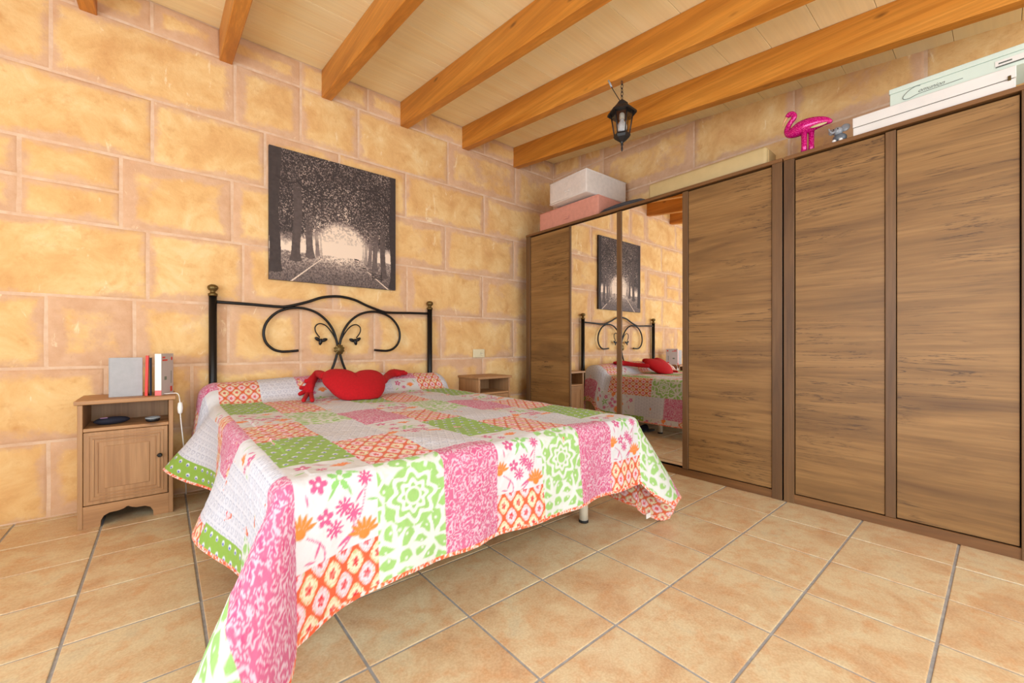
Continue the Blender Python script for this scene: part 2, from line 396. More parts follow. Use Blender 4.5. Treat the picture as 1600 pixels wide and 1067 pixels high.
# ------------------------------------------------------------------ nightstands
M_KNOB = plain('dark_knob', (42, 40, 38), .4, .5)
def nightstand(label, x0, x1, yf, yb, H=.665):
    w = x1-x0; t = thing('nightstand', label, 'nightstand', (x0, yf, 0), 0, 'pine nightstands beside the bed')
    D = yb-yf
    boxo('top_panel', -.012, w+.012, -.014, D, H-.022, H, M_PINEH, t, .004, 2)
    boxo('side_panel', 0, .020, 0, D-.004, 0, H-.0225, M_PINE, t); boxo('side_panel', w-.020, w, 0, D-.004, 0, H-.0225, M_PINE, t)
    boxo('back_panel', .0205, w-.0205, D-.014, D-.006, .06, H-.0225, M_PINE, t)
    boxo('shelf', .0205, w-.0205, .002, D-.0145, H-.165, H-.147, M_PINEH, t)
    # door: stiles and rails around a sunk field with stepped mouldings
    d = boxo('door', .022, w-.024, .003, .019, .118, H-.168, M_PINE, t)
    dz0, dz1 = .118, H-.168; dx0, dx1 = .022, w-.024
    for k, ins in enumerate((.018, .034, .050)):
        for q in (0, 1):
            boxo('moulding', dx0+ins, dx1-ins, .0-.002*(k == 1), .004, (dz0+ins) if q == 0 else (dz1-ins-.006), (dz0+ins+.006) if q == 0 else (dz1-ins), M_PINEH, d, .001)
            boxo('moulding', (dx0+ins) if q == 0 else (dx1-ins-.006), (dx0+ins+.006) if q == 0 else (dx1-ins), -.002*(k == 1), .004, dz0+ins+.006, dz1-ins-.006, M_PINE, d, .001)
    boxo('door_panel', dx0+.078, dx1-.078, -.001, .004, dz0+.078, dz1-.078, M_PINE, d, .002)
    b = bmesh.new(); lathe(b, [(.004, 0), (.005, .010), (.011, .014), (.012, .020), (.008, .026)], 14)
    bmesh.ops.transform(b, matrix=Matrix.Translation((dx1-.035, .003, (dz0+dz1)/2+.03)) @ Matrix.Rotation(PI/2, 4, 'X'), verts=b.verts[:]); obj('knob', b, M_KNOB, d)
    # scalloped apron
    c = w/2; pts = [(.0205, 0), (.085, 0), (.087, .030), (.098, .052), (.120, .064)]
    pts += [(c-.035, .066), (c-.015, .072), (c, .082), (c+.015, .072), (c+.035, .066)]
    pts += [(w-.120, .064), (w-.098, .052), (w-.087, .030), (w-.085, 0), (w-.0205, 0), (w-.0205, .114), (.0205, .114)]
    b = bmesh.new(); prism(b, pts, 1, .003, .019); obj('apron', b, M_PINEH, t)
    return t
nightstand('pine nightstand with books on top, beside the hanging quilt', -.338, .044, 3.06, 3.388)
nightstand('pine nightstand with bare top standing between bed and wardrobe', 2.183, 2.556, 3.06, 3.388)
NZ = .665
# things on and in the nightstand with books
M_GREY = plain('grey_card', (168, 168, 170), .5); M_RED = plain('red_cover', (226, 58, 44), .45); M_NAVY = plain('navy_cloth', (26, 27, 44), .8, bump=.2)
M_WHITE = plain('white_paper', (238, 236, 232), .6, var=.02); M_BLACKP = plain('black_plastic', (28, 28, 30), .35)
M_COVER = plain('pale_cover', (206, 202, 204), .45, var=.02); M_CLEAR = plain('grey_glass', (150, 156, 160), .1); M_GREENP = plain('grey_green_print', (120, 138, 128), .5)
def book(name, label, x, y, thick, depth, h, cover, cat='book', lean=0, rz=0, open_edge=True):
    # upright book, spine or pages towards the camera (-y), cover facing +x
    t = thing(name, label, cat, (x, y, NZ), rz, 'books on the nightstand'); t.rotation_euler = (0, lean, rz)
    boxo('cover', -thick/2, -thick/2+.002, 0, depth, 0, h, cover, t, .0004); boxo('cover', thick/2-.002, thick/2, 0, depth, 0, h, cover, t, .0004)
    boxo('page_block', -thick/2+.002, thick/2-.002, .003, depth-.003, .003, h-.003, M_WHITE, t, .0004)
    return t
fd = thing('folder', 'flat grey folder standing upright against the wall next to red book', 'folder', (-.158, 3.165, NZ), .0)
boxo('cover', -.068, .068, 0, .004, 0, .218, M_GREY, fd, .001); boxo('cover', -.068, .068, .014, .018, 0, .218, M_GREY, fd, .001); boxo('spine', -.0715, -.068, 0, .018, 0, .218, M_GREY, fd, .001)
boxo('page_block', -.068, .066, .0041, .0139, .002, .215, M_WHITE, fd, .0005)
bk = book('book', 'thin orange-red book leaning on the nightstand between grey folder and dark book', -.074, 3.14, .013, .15, .228, M_RED, lean=.02)
boxo('spine', -.0065, .0065, -.002, .003, 0, .228, M_RED, bk, .0005)
bk = book('book', 'slim dark purple book squeezed beside the thick white book', -.0555, 3.14, .009, .15, .215, M_NAVY)
boxo('spine', -.0045, .0045, -.002, .003, 0, .215, M_NAVY, bk, .0005)
bk = book('book', 'thick white book with round red logo and pale grey cover', -.022, 3.118, .030, .165, .238, M_COVER, rz=-.34)
boxo('spine', -.015, .015, -.002, .003, .028, .238, M_WHITE, bk, .0005); boxo('spine_label', -.015, .015, -.002, .003, 0, .0278, plain('coral_label', (240, 110, 110), .5), bk, .0005)
def text(name, body, size, M, m, parent, shear=0, ext=.0002):
    c = bpy.data.curves.new(name, 'FONT'); c.body = body; c.size = size; c.shear = shear; c.extrude = ext; c.align_x = 'LEFT'
    o = bpy.data.objects.new(name, c); link(o); dg = bpy.context.evaluated_depsgraph_get(); me = bpy.data.meshes.new_from_object(o.evaluated_get(dg))
    bpy.data.objects.remove(o); me.transform(M); me.materials.clear(); me.materials.append(m); return obj(name, me, m, parent)
MXP = Matrix(((0, 0, 1, .0151), (1, 0, 0, 0), (0, 1, 0, 0), (0, 0, 0, 1)))        # text on a +x face: reads along +y
for (t0, t1, z_) in ((.014, .050, .212), (.014, .080, .196)): boxo('title_print', .0150, .0156, t0, t1, z_, z_+.009, M_RED, bk, 0)   # title too small to read in the photo
b = bmesh.new(); lathe(b, [(.011, 0), (.011, .0006)], 16)
bmesh.ops.transform(b, matrix=Matrix.Translation((.0150, .140, .208)) @ Matrix.Rotation(PI/2, 4, 'Y'), verts=b.verts[:]); obj('round_logo', b, M_RED, bk)
boxo('cover_print', .0150, .0156, .128, .136, .06, .135, M_GREENP, bk, 0); boxo('cover_print', .0150, .0156, .120, .148, .012, .042, M_RED, bk, 0); boxo('cover_print', .0150, .0156, .040, .070, .085, .105, M_GREENP, bk, 0)
# white lamp cord with its switch
b = bmesh.new()
cp = catmull([(.003, 3.14, NZ+.006), (.02, 3.135, NZ+.006), (.040, 3.12, NZ+.008), (.066, 3.09, NZ+.004), (.074, 3.07, NZ-.045), (.076, 3.068, NZ-.11), (.080, 3.07, NZ-.17), (.09, 3.10, NZ-.28), (.10, 3.2, .25), (.11, 3.3, .02)], 6)
tube(b, cp, .0028, 7); cd_ = thing('lamp_cord', 'white lamp cord with inline switch hanging off the nightstand edge', 'cord', (.07, 3.07, 0)); o = obj('cable', b, M_WHITE, cd_); o.data.transform(Matrix.Translation((-.07, -3.07, 0)))
b = bmesh.new(); lathe(b, [(.004, -.034), (.010, -.028), (.013, 0), (.010, .028), (.004, .034)], 12); o = obj('switch', b, M_WHITE, cd_); o.location = (.005, -.001, NZ-.075)
# navy glasses case and small glass bowl on the shelf
SZ = NZ-.147
b = bmesh.new(); bmesh.ops.create_uvsphere(b, u_segments=20, v_segments=12, radius=1); bmesh.ops.transform(b, matrix=Matrix.Diagonal((.075, .03, .021, 1)), verts=b.verts[:])
gc = thing('glasses_case', 'soft navy glasses case lying on the nightstand shelf', 'case', (-.215, 3.16, SZ+.0215), .25); smooth(obj('case_body', b, M_NAVY, gc))
boxo('logo_patch', -.05, -.02, -.018, -.005, .017, .020, plain('pink_logo', (196, 150, 190), .7), gc, .001)
b = bmesh.new(); lathe(b, [(.026, 0), (.031, .006), (.033, .020), (.029, .020), (.027, .008)], 20)
bw = thing('trinket_bowl', 'small black bowl with clear rim on the nightstand shelf', 'bowl', (-.045, 3.13, SZ+.0005)); obj('bowl_body', b, M_BLACKP, bw)
b = bmesh.new(); lathe(b, [(.0335, .017), (.0345, .021), (.0335, .025), (.030, .025), (.029, .021)], 20); obj('rim', b, M_CLEAR, bw)

# ------------------------------------------------------------------ bed
XL, XR, YF, ZT = .255, 1.79, 1.21, .597
M_MATT = plain('mattress_ticking', (226, 224, 220), .9); M_LEG = plain('cream_leg', (232, 224, 204), .4); M_RUB = plain('black_rubber', (30, 30, 30), .7)
bed = thing('bed', 'double bed with curling black iron headboard against the stone wall', 'bed', (1.05, 3.36, 0))
def bedp(o): o.data.transform(Matrix.Translation((-1.05, -3.36, 0))); return o
bedp(boxo('bed_base', XL+.025, XR-.025, YF+.03, 3.30, .27, .335, M_MATT, bed, .01, 2))
bedp(boxo('mattress', XL+.02, XR-.02, YF+.025, 3.30, .336, .582, M_MATT, bed, .03, 3))
for (lx, ly) in ((.40, 1.85), (1.735, 1.46), (.40, 2.5), (1.70, 2.4), (.36, 3.15), (1.70, 3.15)):
    b = bmesh.new(); lathe(b, [(.024, .014), (.024, .27)], 18, (lx, ly, 0)); lg = bedp(obj('leg', b, M_LEG, bed))
    b = bmesh.new(); lathe(b, [(.026, 0), (.026, .014)], 18, (lx, ly, 0)); bedp(obj('foot_cap', b, M_RUB, lg))
HY = 3.355
for px in (.25, 1.85):
    b = bmesh.new(); tube(b, [(px, HY, .0), (px, HY, 1.285)], .0225, 16); ps = bedp(obj('post', b, M_IRON, bed))
    b = bmesh.new(); lathe(b, [(.026, 1.276), (.027, 1.292), (.016, 1.298), (.014, 1.308), (.026, 1.318), (.031, 1.330), (.028, 1.343), (.014, 1.352)], 18, (px, HY, 0)); bedp(obj('finial', b, M_BRASS, ps))
def iron(pts, r, name, n=10, seg=10):
    b = bmesh.new(); tube(b, catmull([(p[0], HY+(p[2] if len(p) > 2 else 0), p[1]) for p in pts], n), r, seg); return bedp(obj(name, b, M_IRON, bed))
iron([(.27, 1.240), (.45, 1.236), (.62, 1.230), (.695, 1.236), (.82, 1.275), (.93, 1.318), (1.05, 1.335), (1.17, 1.318), (1.28, 1.275), (1.405, 1.236), (1.48, 1.230), (1.65, 1.236), (1.83, 1.240)], .0105, 'top_rail', 8)
for s in (-1, 1):
    m = lambda P: [(1.05+s*(1.05-p[0]) if s > 0 else p[0], p[1], -.004*s) for p in P]
    iron(m([(.955, .60), (.985, .72), (1.022, .82), (1.045, .92), (1.036, .99), (1.008, 1.075), (.955, 1.150), (.88, 1.205), (.79, 1.229), (.70, 1.222), (.62, 1.185), (.56, 1.115), (.541, 1.04), (.556, .972), (.60, .925), (.65, .908), (.70, .908), (.765, .914)]), .0095, 'scroll', 6)
    iron(m([(1.045, .94), (1.028, 1.0), (.995, 1.06), (.955, 1.105), (.912, 1.118), (.882, 1.095), (.884, 1.055), (.913, 1.012)]), .0048, 'tendril', 6, 8)
    for k, (dx, dz, rr) in enumerate(((.0, -.026, .2), (.026, -.012, 1.2), (-.020, -.006, -1.0))):
        b = bmesh.new(); bmesh.ops.create_uvsphere(b, u_segments=10, v_segments=8, radius=1)
        cx = .918 if s < 0 else 1.182
        bmesh.ops.transform(b, matrix=Matrix.Translation((cx-s*dx if s > 0 else cx+dx, HY, 1.005+dz)) @ Matrix.Rotation(rr*(1 if s < 0 else -1), 4, 'Y') @ Matrix.Diagonal((.014, .007, .026, 1)), verts=b.verts[:]); bedp(smooth(obj('leaf', b, M_IRON, bed)))
b = bmesh.new(); n = 20
R = [(.036+.008*(k % 2)) for k in range(n)]
ctr = b.verts.new((1.05, HY-.030, .92)); r1 = [b.verts.new((1.05+.014*math.cos(2*PI*k/n), HY-.028, .92+.014*math.sin(2*PI*k/n))) for k in range(n)]
r2 = [b.verts.new((1.05+R[k]*math.cos(2*PI*k/n), HY-.016, .92+R[k]*math.sin(2*PI*k/n))) for k in range(n)]; r3 = [b.verts.new((1.05+.02*math.cos(2*PI*k/n), HY-.006, .92+.02*math.sin(2*PI*k/n))) for k in range(n)]
for k in range(n):
    q = (k+1) % n; b.faces.new((ctr, r1[k], r1[q])); b.faces.new((r1[k], r2[k], r2[q], r1[q])); b.faces.new((r2[k], r3[k], r3[q], r2[q]))
b.faces.new(r3); bmesh.ops.recalc_face_normals(b, faces=b.faces[:]); bedp(obj('rosette', b, M_BRASS, bed))

# ------------------------------------------------------------------ patchwork quilt
def vnoise(x, y, seed=0):
    g = np.random.default_rng(seed).random((256, 256)); xi = np.floor(x).astype(int); yi = np.floor(y).astype(int); fx = x-xi; fy = y-yi
    fx = fx*fx*(3-2*fx); fy = fy*fy*(3-2*fy); a = g[xi % 256, yi % 256]; b_ = g[(xi+1) % 256, yi % 256]; c = g[xi % 256, (yi+1) % 256]; d = g[(xi+1) % 256, (yi+1) % 256]
    return (a*(1-fx)+b_*fx)*(1-fy)+(c*(1-fx)+d*fx)*fy
def fbm(x, y, seed=0, o=4): return sum(vnoise(x*2**i, y*2**i, seed+i)*.5**i for i in range(o))/sum(.5**i for i in range(o))
def vor(x, y, seed=0, jit=.85):
    # distances to the two nearest feature points
    r = np.random.default_rng(seed); gx = r.random((64, 64)); gy = r.random((64, 64)); xi = np.floor(x).astype(int); yi = np.floor(y).astype(int)
    f1 = np.full(x.shape, 9.); f2 = np.full(x.shape, 9.)
    for i in (-1, 0, 1):
        for j in (-1, 0, 1):
            cx = xi+i; cy = yi+j; dx = cx+.5+jit*(gx[cx % 64, cy % 64]-.5)-x; dy = cy+.5+jit*(gy[cx % 64, cy % 64]-.5)-y; d = np.hypot(dx, dy)
            f2 = np.where(d < f1, f1, np.minimum(f2, d)); f1 = np.minimum(f1, d)
    return f1, f2
def S3(c): return lin(c).astype(float)
def lay(img, m, c):
    m = np.clip(m, 0, 1)[..., None]; return img*(1-m)+S3(c)*m
def aa(d, w): return np.clip(.5-d/w, 0, 1)       # soft step: 1 where d<0
PX = .003
def print_a(p, q):
    img = np.ones(p.shape+(3,))*S3((204, 205, 214)); w = .034
    row = np.floor(q/w); P = (p+.5*w*(row % 2)) % w-w/2; Q = q % w-w/2; th = np.arctan2(Q, P); r = np.hypot(P, Q)
    img = lay(img, aa(np.abs(r-.0092*(1+.28*np.cos(3*th+1.6)))-.0012, PX)*.75, (110, 116, 150))
    img = lay(img, aa(np.hypot(P-.013, Q-.012)-.0018, PX)*.7, (130, 136, 165)); return img
def print_b(p, q):
    wx_ = p+.012*(fbm(p*40, q*40, 3)-.5)*4; wy = q+.012*(fbm(p*40, q*40, 9)-.5)*4
    f1, f2 = vor(wx_*34, wy*34, 5); s = np.sin(f1*16+6*fbm(p*30, q*30, 2))
    img = np.ones(p.shape+(3,))*S3((194, 102, 136)); img = lay(img, np.clip((s-.25)*2.2, 0, 1)*.8, (212, 192, 204))
    img = lay(img, aa(f1-.16, .1)*.6, (200, 70, 120)); return img
def print_c(p, q, bg1=(226, 200, 208), bg2=(220, 212, 180)):
    w, h = .062, .086; f = np.cos(2*PI*p/w)+np.cos(2*PI*q/h); img = np.ones(p.shape+(3,))*S3((206, 94, 62)); n = fbm(p*240, q*240, 4, 2)
    for k, (P, Q, bgc) in enumerate((((p+w/2) % w-w/2, (q+h/2) % h-h/2, bg1), (p % w-w/2, q % h-h/2, bg2))):
        rr = np.sqrt((P/.026)**2+(Q/.036)**2); m = np.clip(((f if k == 0 else -f)-.30)*7, 0, 1); th = np.arctan2(Q*.8, P)
        im2 = np.ones(p.shape+(3,))*S3(bgc); im2 = lay(im2, np.clip((n-.54)*9, 0, 1)*(rr > .66)*.8, (206, 120, 70) if k else (214, 150, 150)); im2 = lay(im2, np.clip((.43-n)*9, 0, 1)*(rr > .6)*.6, (150, 170, 96))
        im2 = lay(im2, aa(np.abs(rr-.60-.05*np.cos(10*th))*.035-.0012, PX)*.5, (214, 120, 120)); im2 = lay(im2, aa((rr-.40*(.55+.45*np.abs(np.cos(2.5*th))))*.035, PX)*np.clip(.35+n, 0, 1), (206, 54, 62))
        img = img*(1-m[..., None])+im2*m[..., None]
    return img
def print_d(p, q, cw, ch):
    P = p-cw*.5; Q = q-ch*.36; r = np.hypot(P, Q); th = np.arctan2(Q, P)
    wp = p+.012*(fbm(p*22, q*22, 12)-.5)*2; wq = q+.012*(fbm(p*22, q*22, 15)-.5)*2
    f1, f2 = vor(wp*21, wq*21, 8); img = np.ones(p.shape+(3,))*S3((148, 188, 112))
    white = aa((f2-f1)-.25, .1); white = np.maximum(white, aa(f1-.09, .08)); far = np.clip((r-.088)/.006, 0, 1); white = white*far
    petal = aa(np.abs(r-.040-.006*np.cos(8*th))-.0075, PX); ring = aa(np.abs(r-.068-.010*np.cos(8*th+.4))-.008, PX); rays = aa(np.abs(np.sin(4*th))*r-.005, PX)*((r > .072) & (r < .095))
    white = np.maximum.reduce([white, petal, ring, rays, aa(np.abs(r-.024)-.004, PX)])
    return lay(img, white, (206, 209, 205))
def print_e(p, q):
    img = np.ones(p.shape+(3,))*S3((136, 170, 74)); w = .044; row = np.floor(q/w); P = (p+.5*w*(row % 2)) % w-w/2; Q = q % w-w/2
    img = lay(img, aa(np.hypot(P, Q*.8)-.0085+.25*np.abs(Q+.004)*(Q > 0), PX), (218, 222, 228)); img = lay(img, aa(np.hypot(P, Q-.001)-.0048, PX), (72, 84, 170))
    return img
def print_f(p, q_, cw, ch):
    q = q_
    img = np.ones(p.shape+(3,))*S3((205, 205, 208)); K, O, G = (196, 92, 134), (222, 128, 62), (136, 186, 108)
    def flower(i, cx, cy, R, n, c, ph=0, k=.42, hole=.2):
        r = np.hypot(p-cx, q-cy); th = np.arctan2(q-cy, p-cx); m = aa(r-R*np.abs(np.cos(n/2*th+ph))**k, PX)
        i = lay(i, m, c); return lay(i, aa(r-R*hole, PX), (224, 214, 214)) if hole else i
    def arc(i, x0, y0, x1, y1, bend, c, w=.0012):
        t = np.linspace(0, 1, 24); nx, ny = -(y1-y0), (x1-x0); X = x0+(x1-x0)*t+nx*bend*np.sin(PI*t); Y = y0+(y1-y0)*t+ny*bend*np.sin(PI*t)
        d = np.full(p.shape, 9.)
        for a, c2 in zip(X, Y): d = np.minimum(d, np.hypot(p-a, q-c2))
        return lay(i, aa(d-w-.0012, PX), c)
    def leaf(i, cx, cy, L, ang, c, fat=.28):
        a = (p-cx)*math.cos(ang)+(q-cy)*math.sin(ang); e = -(p-cx)*math.sin(ang)+(q-cy)*math.cos(ang)
        return lay(i, aa(np.abs(e)-fat*L*np.clip(1-(a/L)**2, 0, 1)*.6, PX)*(np.abs(a) < L), c)
    def lotus(i, cx, cy, R):
        for k in range(-3, 4):
            an = -PI/2+k*.42; i = leaf(i, cx+R*.62*math.cos(an), cy+R*.62*math.sin(an), R*.42, an, O, .5)
        return lay(i, aa(np.hypot(p-cx, (q-cy)*1.2)-R*.34, PX), O)
    sx = cw/.22; f = lambda a: a*sx; q0 = q; img = flower(img, f(.05), .045, .024, 5, K); img = leaf(img, f(.10), .03, .022, .4, K); img = lotus(img, f(.15), .075, .034); img = leaf(img, f(.19), .03, .02, 1.2, G); img = leaf(img, f(.03), .10, .02, -.6, G); img = flower(img, f(.09), .085, .018, 7, K, .3, .8, 0); q = q-.105
    img = arc(img, f(.105), .245, f(.185), .075, .12, K); img = arc(img, f(.105), .24, f(.15), .15, .2, K); img = arc(img, f(.03), .17, f(.055), .27, -.3, K)
    img = flower(img, f(.06), .060, .024, 5, K); img = flower(img, f(.075), .140, .022, 5, K, .6)
    for (cx, cy, R, ph) in ((.185, .068, .020, 0), (.125, .128, .022, .5), (.150, .150, .021, 1.), (.100, .175, .021, .2), (.11, .252, .018, .3)):
        img = flower(img, f(cx), cy, R*1.12, 9, K if cy < .24 else O, ph, .7, 0)
    img = flower(img, f(.118), .055, .034, 5, G, .3, .9, .2)
    for (cx, cy, L, an, c) in ((.155, .045, .022, .3, G), (.095, .085, .022, 2.2, G), (.14, .09, .018, 1.2, G), (.055, .205, .020, -1.1, K), (.035, .225, .015, .2, K), (.13, .21, .028, -.5, K), (.168, .11, .020, -.9, K), (.03, .09, .016, 1.4, K), (.205, .13, .02, .2, G), (.02, .30, .018, .8, K), (.08, .31, .02, -.5, K), (.19, .3, .02, .9, G), (.14, .33, .022, .2, K)):
        img = leaf(img, f(cx), cy, L, an, c)
    img = lotus(img, f(.012), .155, .042); img = lotus(img, f(.180), .215, .046); img = flower(img, f(.06), .35, .024, 5, K)
    return img
CW = (XR-XL)/7
BANDS = {0: [(9, 'E'), (3.30, 'C'), (2.98, 'E'), (2.50, 'F'), (2.10, 'C'), (1.74, 'E'), (1.34, 'F'), (1.00, 'C')],
         1: [(9, 'A'), (2.95, 'C'), (2.42, 'D'), (2.00, 'A'), (1.59, 'C'), (1.225, 'D')],
         2: [(9, 'B'), (3.12, 'F'), (2.62, 'A'), (2.26, 'B'), (1.84, 'F'), (1.53, 'A'), (1.25, 'B')]}
LEFT = [(9, 3.12, ((.2, 'B'), (9, 'C'))), (3.12, 2.50, ((.07, 'F'), (.30, 'A'), (9, 'E'))), (2.50, 2.32, ((9, 'C'),)), (2.32, 1.84, ((.17, 'B'), (.33, 'A'), (9, 'C'))),
        (1.84, 1.53, ((.10, 'F'), (.32, 'A'), (9, 'E'))), (1.53, 1.25, ((.27, 'A'), (9, 'D'))), (1.25, -9, ((CW, 'B'), (9, 'D')))]
def one_print(kind, P, Q, c, cw, Ln):
    if kind == 'A': return print_a(P+c*.013, Q)
    if kind == 'B': return print_b(P+c*.31, Q+c*.17)
    if kind == 'C': return print_c(P, Q)
    if kind == 'D': return print_d(P, Q, cw, Ln)
    if kind == 'E': return print_e(P, Q)
    return print_f(P, Q, cw, Ln)
def quilt_paint(S, Yc):
    # S: world x of the flat cloth, Yc: world y of the flat cloth (keeps falling over the foot edge)
    out = np.zeros(S.shape+(3,)); colidx = np.floor((S-XL)/CW).astype(int)
    for c in np.unique(colidx):
        if c < 0: continue
        B_ = BANDS[c % 3]
        for i, (top, kind) in enumerate(B_):
            bot = B_[i+1][0] if i+1 < len(B_) else -9
            m = (colidx == c) & (Yc < top) & (Yc >= bot)
            if m.any():
                t0 = top if top < 9 else bot+.4
                out[m] = one_print(kind, (S[m]-XL-c*CW)[None], (t0-Yc[m])[None], c, CW, min(t0-bot, .4))[0]
    A_ = XL-S
    for top, bot, parts in LEFT:
        lo = 0
        for hi, kind in parts:
            m = (A_ > 0) & (Yc < top) & (Yc >= bot) & (A_ >= lo) & (A_ < hi)
            if m.any():
                # side patches are turned: their 'down' runs down the side of the bed, except at the foot corner
                if bot < -1: P, Q = CW-(A_[m]-lo), top-Yc[m]
                else: P, Q = Yc[m]-max(bot, 0), A_[m]-lo
                out[m] = one_print(kind, P[None], Q[None], -1, CW, .36)[0]
            lo = hi
    return out
# side and foot drape: 'd' is the distance along the cloth past the edge, th the tilt away from vertical
def hang(d, r, th):
    am = PI/2-th; arc = np.minimum(d, r*am); rest = np.maximum(d-r*am, 0)
    return r*np.sin(arc/r)+rest*np.cos(am), r*(1-np.cos(arc/r))+rest*np.sin(am)
OVL, OVR, OVF, HEADLEN = .40, .50, .352, .62
prof = catmull([(3.300, .60), (3.312, .66), (3.285, .712), (3.21, .728), (3.13, .715), (3.06, .668), (3.02, .622), (2.975, .600), (2.88, ZT), (2.6, ZT), (2.0, ZT), (YF, ZT)], 30)
prof = np.array(prof); sl = np.r_[0, np.cumsum(np.hypot(*np.diff(prof, axis=0).T))]; PL = sl[-1]
flat_foot = YF                                          # cloth coordinate Yc equals y on the flat top
def quilt_pos(S, Yc):
    t = np.clip(PL-(Yc-YF), 0, PL); y0 = np.interp(t, sl, prof[:, 0]); z0 = np.interp(t, sl, prof[:, 1])
    bol = np.clip((z0-ZT)/.13, 0, 1)
    sag = .006*np.sin(S*9+Yc*5)*np.sin(Yc*7-S*3)*((S > XL+.05) & (S < XR-.05))
    z0 = z0+sag*(1-bol)-.012*bol*np.cos((S-XL)/(XR-XL)*2*PI)
    bq = np.maximum(YF-Yc, 0)*(1+.42*np.clip((XL+.30-S)/.5, 0, 1)**1.3)*(1+.34*np.clip((S-XR)/.16, 0, 1)); aL = np.maximum(XL-S, 0); aR = np.maximum(S-XR, 0)
    x = np.clip(S, XL, XR); y = y0.copy(); z = z0.copy()
    g = lambda c, w: np.exp(-((Yc-c)/w)**2)
    r = .045+.05*bol
    thL = .10+.56*g(2.86, .17)+.30*g(1.92, .24)-.06*g(2.45, .14)-.04*g(1.45, .2); thR = .10+.05*np.sin(Yc*9)+.25*g(3.0, .25)
    wob = .035*np.sin(S*11+.6)+.03*np.sin(S*23+2)
    thF = .06+wob
    for side, a, th_s in ((-1, aL, thL), (1, aR, thR)):
        m = (a > 0) & (bq <= 0)
        o, dn = hang(a, r, th_s); x = np.where(m, np.where(side < 0, XL-o, XR+o), x); z = np.where(m, z0-dn, z)
    m = (bq > 0) & (aL <= 0) & (aR <= 0); o, dn = hang(bq, .045, thF); y = np.where(m, YF-o, y); z = np.where(m, ZT-dn, z)
    # corners: cone of cloth, polar angle phi from the side (0) to the foot (90 deg)
    for side, a in ((-1, aL), (1, aR)):
        m = (bq > 0) & (a > 0); rho = np.hypot(a, bq); phi = np.degrees(np.arctan2(bq, a))
        th0 = float(np.interp(0, [0], [0])); ys = np.array([YF])
        thS = (.10+.56*math.exp(-((YF-2.86)/.17)**2)+.30*math.exp(-((YF-1.92)/.24)**2)-.04*math.exp(-((YF-1.45)/.2)**2)) if side < 0 else .10+.05*math.sin(YF*9)
        thFo = .06+(.035*math.sin((XL if side < 0 else XR)*11+.6)+.03*math.sin((XL if side < 0 else XR)*23+2))
        if side < 0:
            K = [0, 15, 35, 50, 65, 80, 90]; TH = [thS, .20, .50, .58, .42, .16, thFo]; AZ = [0, 6, 22, 40, 62, 82, 90]
        else:
            K = [0, 14, 26, 36, 44, 51, 56, 66, 78, 90]; TH = [thS, .06, .16, .30, .42, .52, .62, .48, .22, thFo]; AZ = [0, -4, -2, 4, 10, 14, 18, 34, 60, 90]
        fine = np.linspace(0, 90, 181); k = np.exp(-np.linspace(-2, 2, 17)**2); k /= k.sum()
        def sm(v): w = np.interp(fine, K, v); return np.convolve(np.r_[np.full(8, w[0]), w, np.full(8, w[-1])], k, 'valid')
        th = np.interp(phi, fine, sm(TH)); az = np.radians(np.interp(phi, fine, sm(AZ)))
        o, dn = hang(rho, .045, th)
        x = np.where(m, np.where(side < 0, XL-o*np.cos(az), XR+o*np.cos(az)), x); y = np.where(m, YF-o*np.sin(az), y); z = np.where(m, ZT-dn, z)
    return np.stack([x, y, np.maximum(z, .012)], -1)
def quilt_mesh(name, step, off, painter):
    s = np.arange(XL-OVL, XR+OVR+step*.5, step); yc = np.arange(YF-OVF, YF+PL-.001, step)
    S, Y = np.meshgrid(s, yc, indexing='ij'); X = quilt_pos(S, Y)
    if off:
        du = np.gradient(X, axis=0); dv = np.gradient(X, axis=1); n = np.cross(du, dv); n /= np.linalg.norm(n, axis=-1, keepdims=True)+1e-9; X = X-n*off
    else:   # faint quilting puckers
        du = np.gradient(X, axis=0); dv = np.gradient(X, axis=1); n = np.cross(du, dv); n /= np.linalg.norm(n, axis=-1, keepdims=True)+1e-9
        X = X+n*(.0022*(fbm(S*38, Y*38, 21, 3)-.5)*2+.004*(fbm(S*7, Y*7, 33, 2)-.5)*2)[..., None]
    col = painter(S, Y)
    keep = np.ones(S.shape, bool)
    for a, A, R in ((XL-S, OVL, .10), (S-XR, OVR, .06)):
        bq = YF-Y; cx, cy = A-R, OVF-R; keep &= ~((a > cx) & (bq > cy) & (np.hypot(a-cx, bq-cy) > R))
    edge = np.minimum.reduce([S-(XL-OVL), (XR+OVR)-S, Y-(YF-OVF)])
    for a, A, R in ((XL-S, OVL, .10), (S-XR, OVR, .06)):
        bq = YF-Y; cx, cy = A-R, OVF-R; m = (a > cx) & (bq > cy); edge = np.where(m, np.minimum(edge, R-np.hypot(a-cx, bq-cy)), edge)
    bind = edge < .011; sp = fbm(S*190, Y*190, 6, 2); bc = np.where((sp > .52)[..., None], S3((226, 92, 60)), np.where((sp < .42)[..., None], S3((222, 206, 200)), S3((236, 150, 110))))
    col = np.where(bind[..., None], bc, col)
    idx = np.arange(S.size).reshape(S.shape); q = np.stack([idx[:-1, :-1], idx[1:, :-1], idx[1:, 1:], idx[:-1, 1:]], -1).reshape(-1, 4)
    kq = keep.ravel()[q].all(1); q = q[kq]; used = np.unique(q); rem = -np.ones(S.size, int); rem[used] = np.arange(len(used))
    return raw_mesh(bpy.data.meshes.new(name), X.reshape(-1, 3)[used], rem[q], col.reshape(-1, 3)[used])
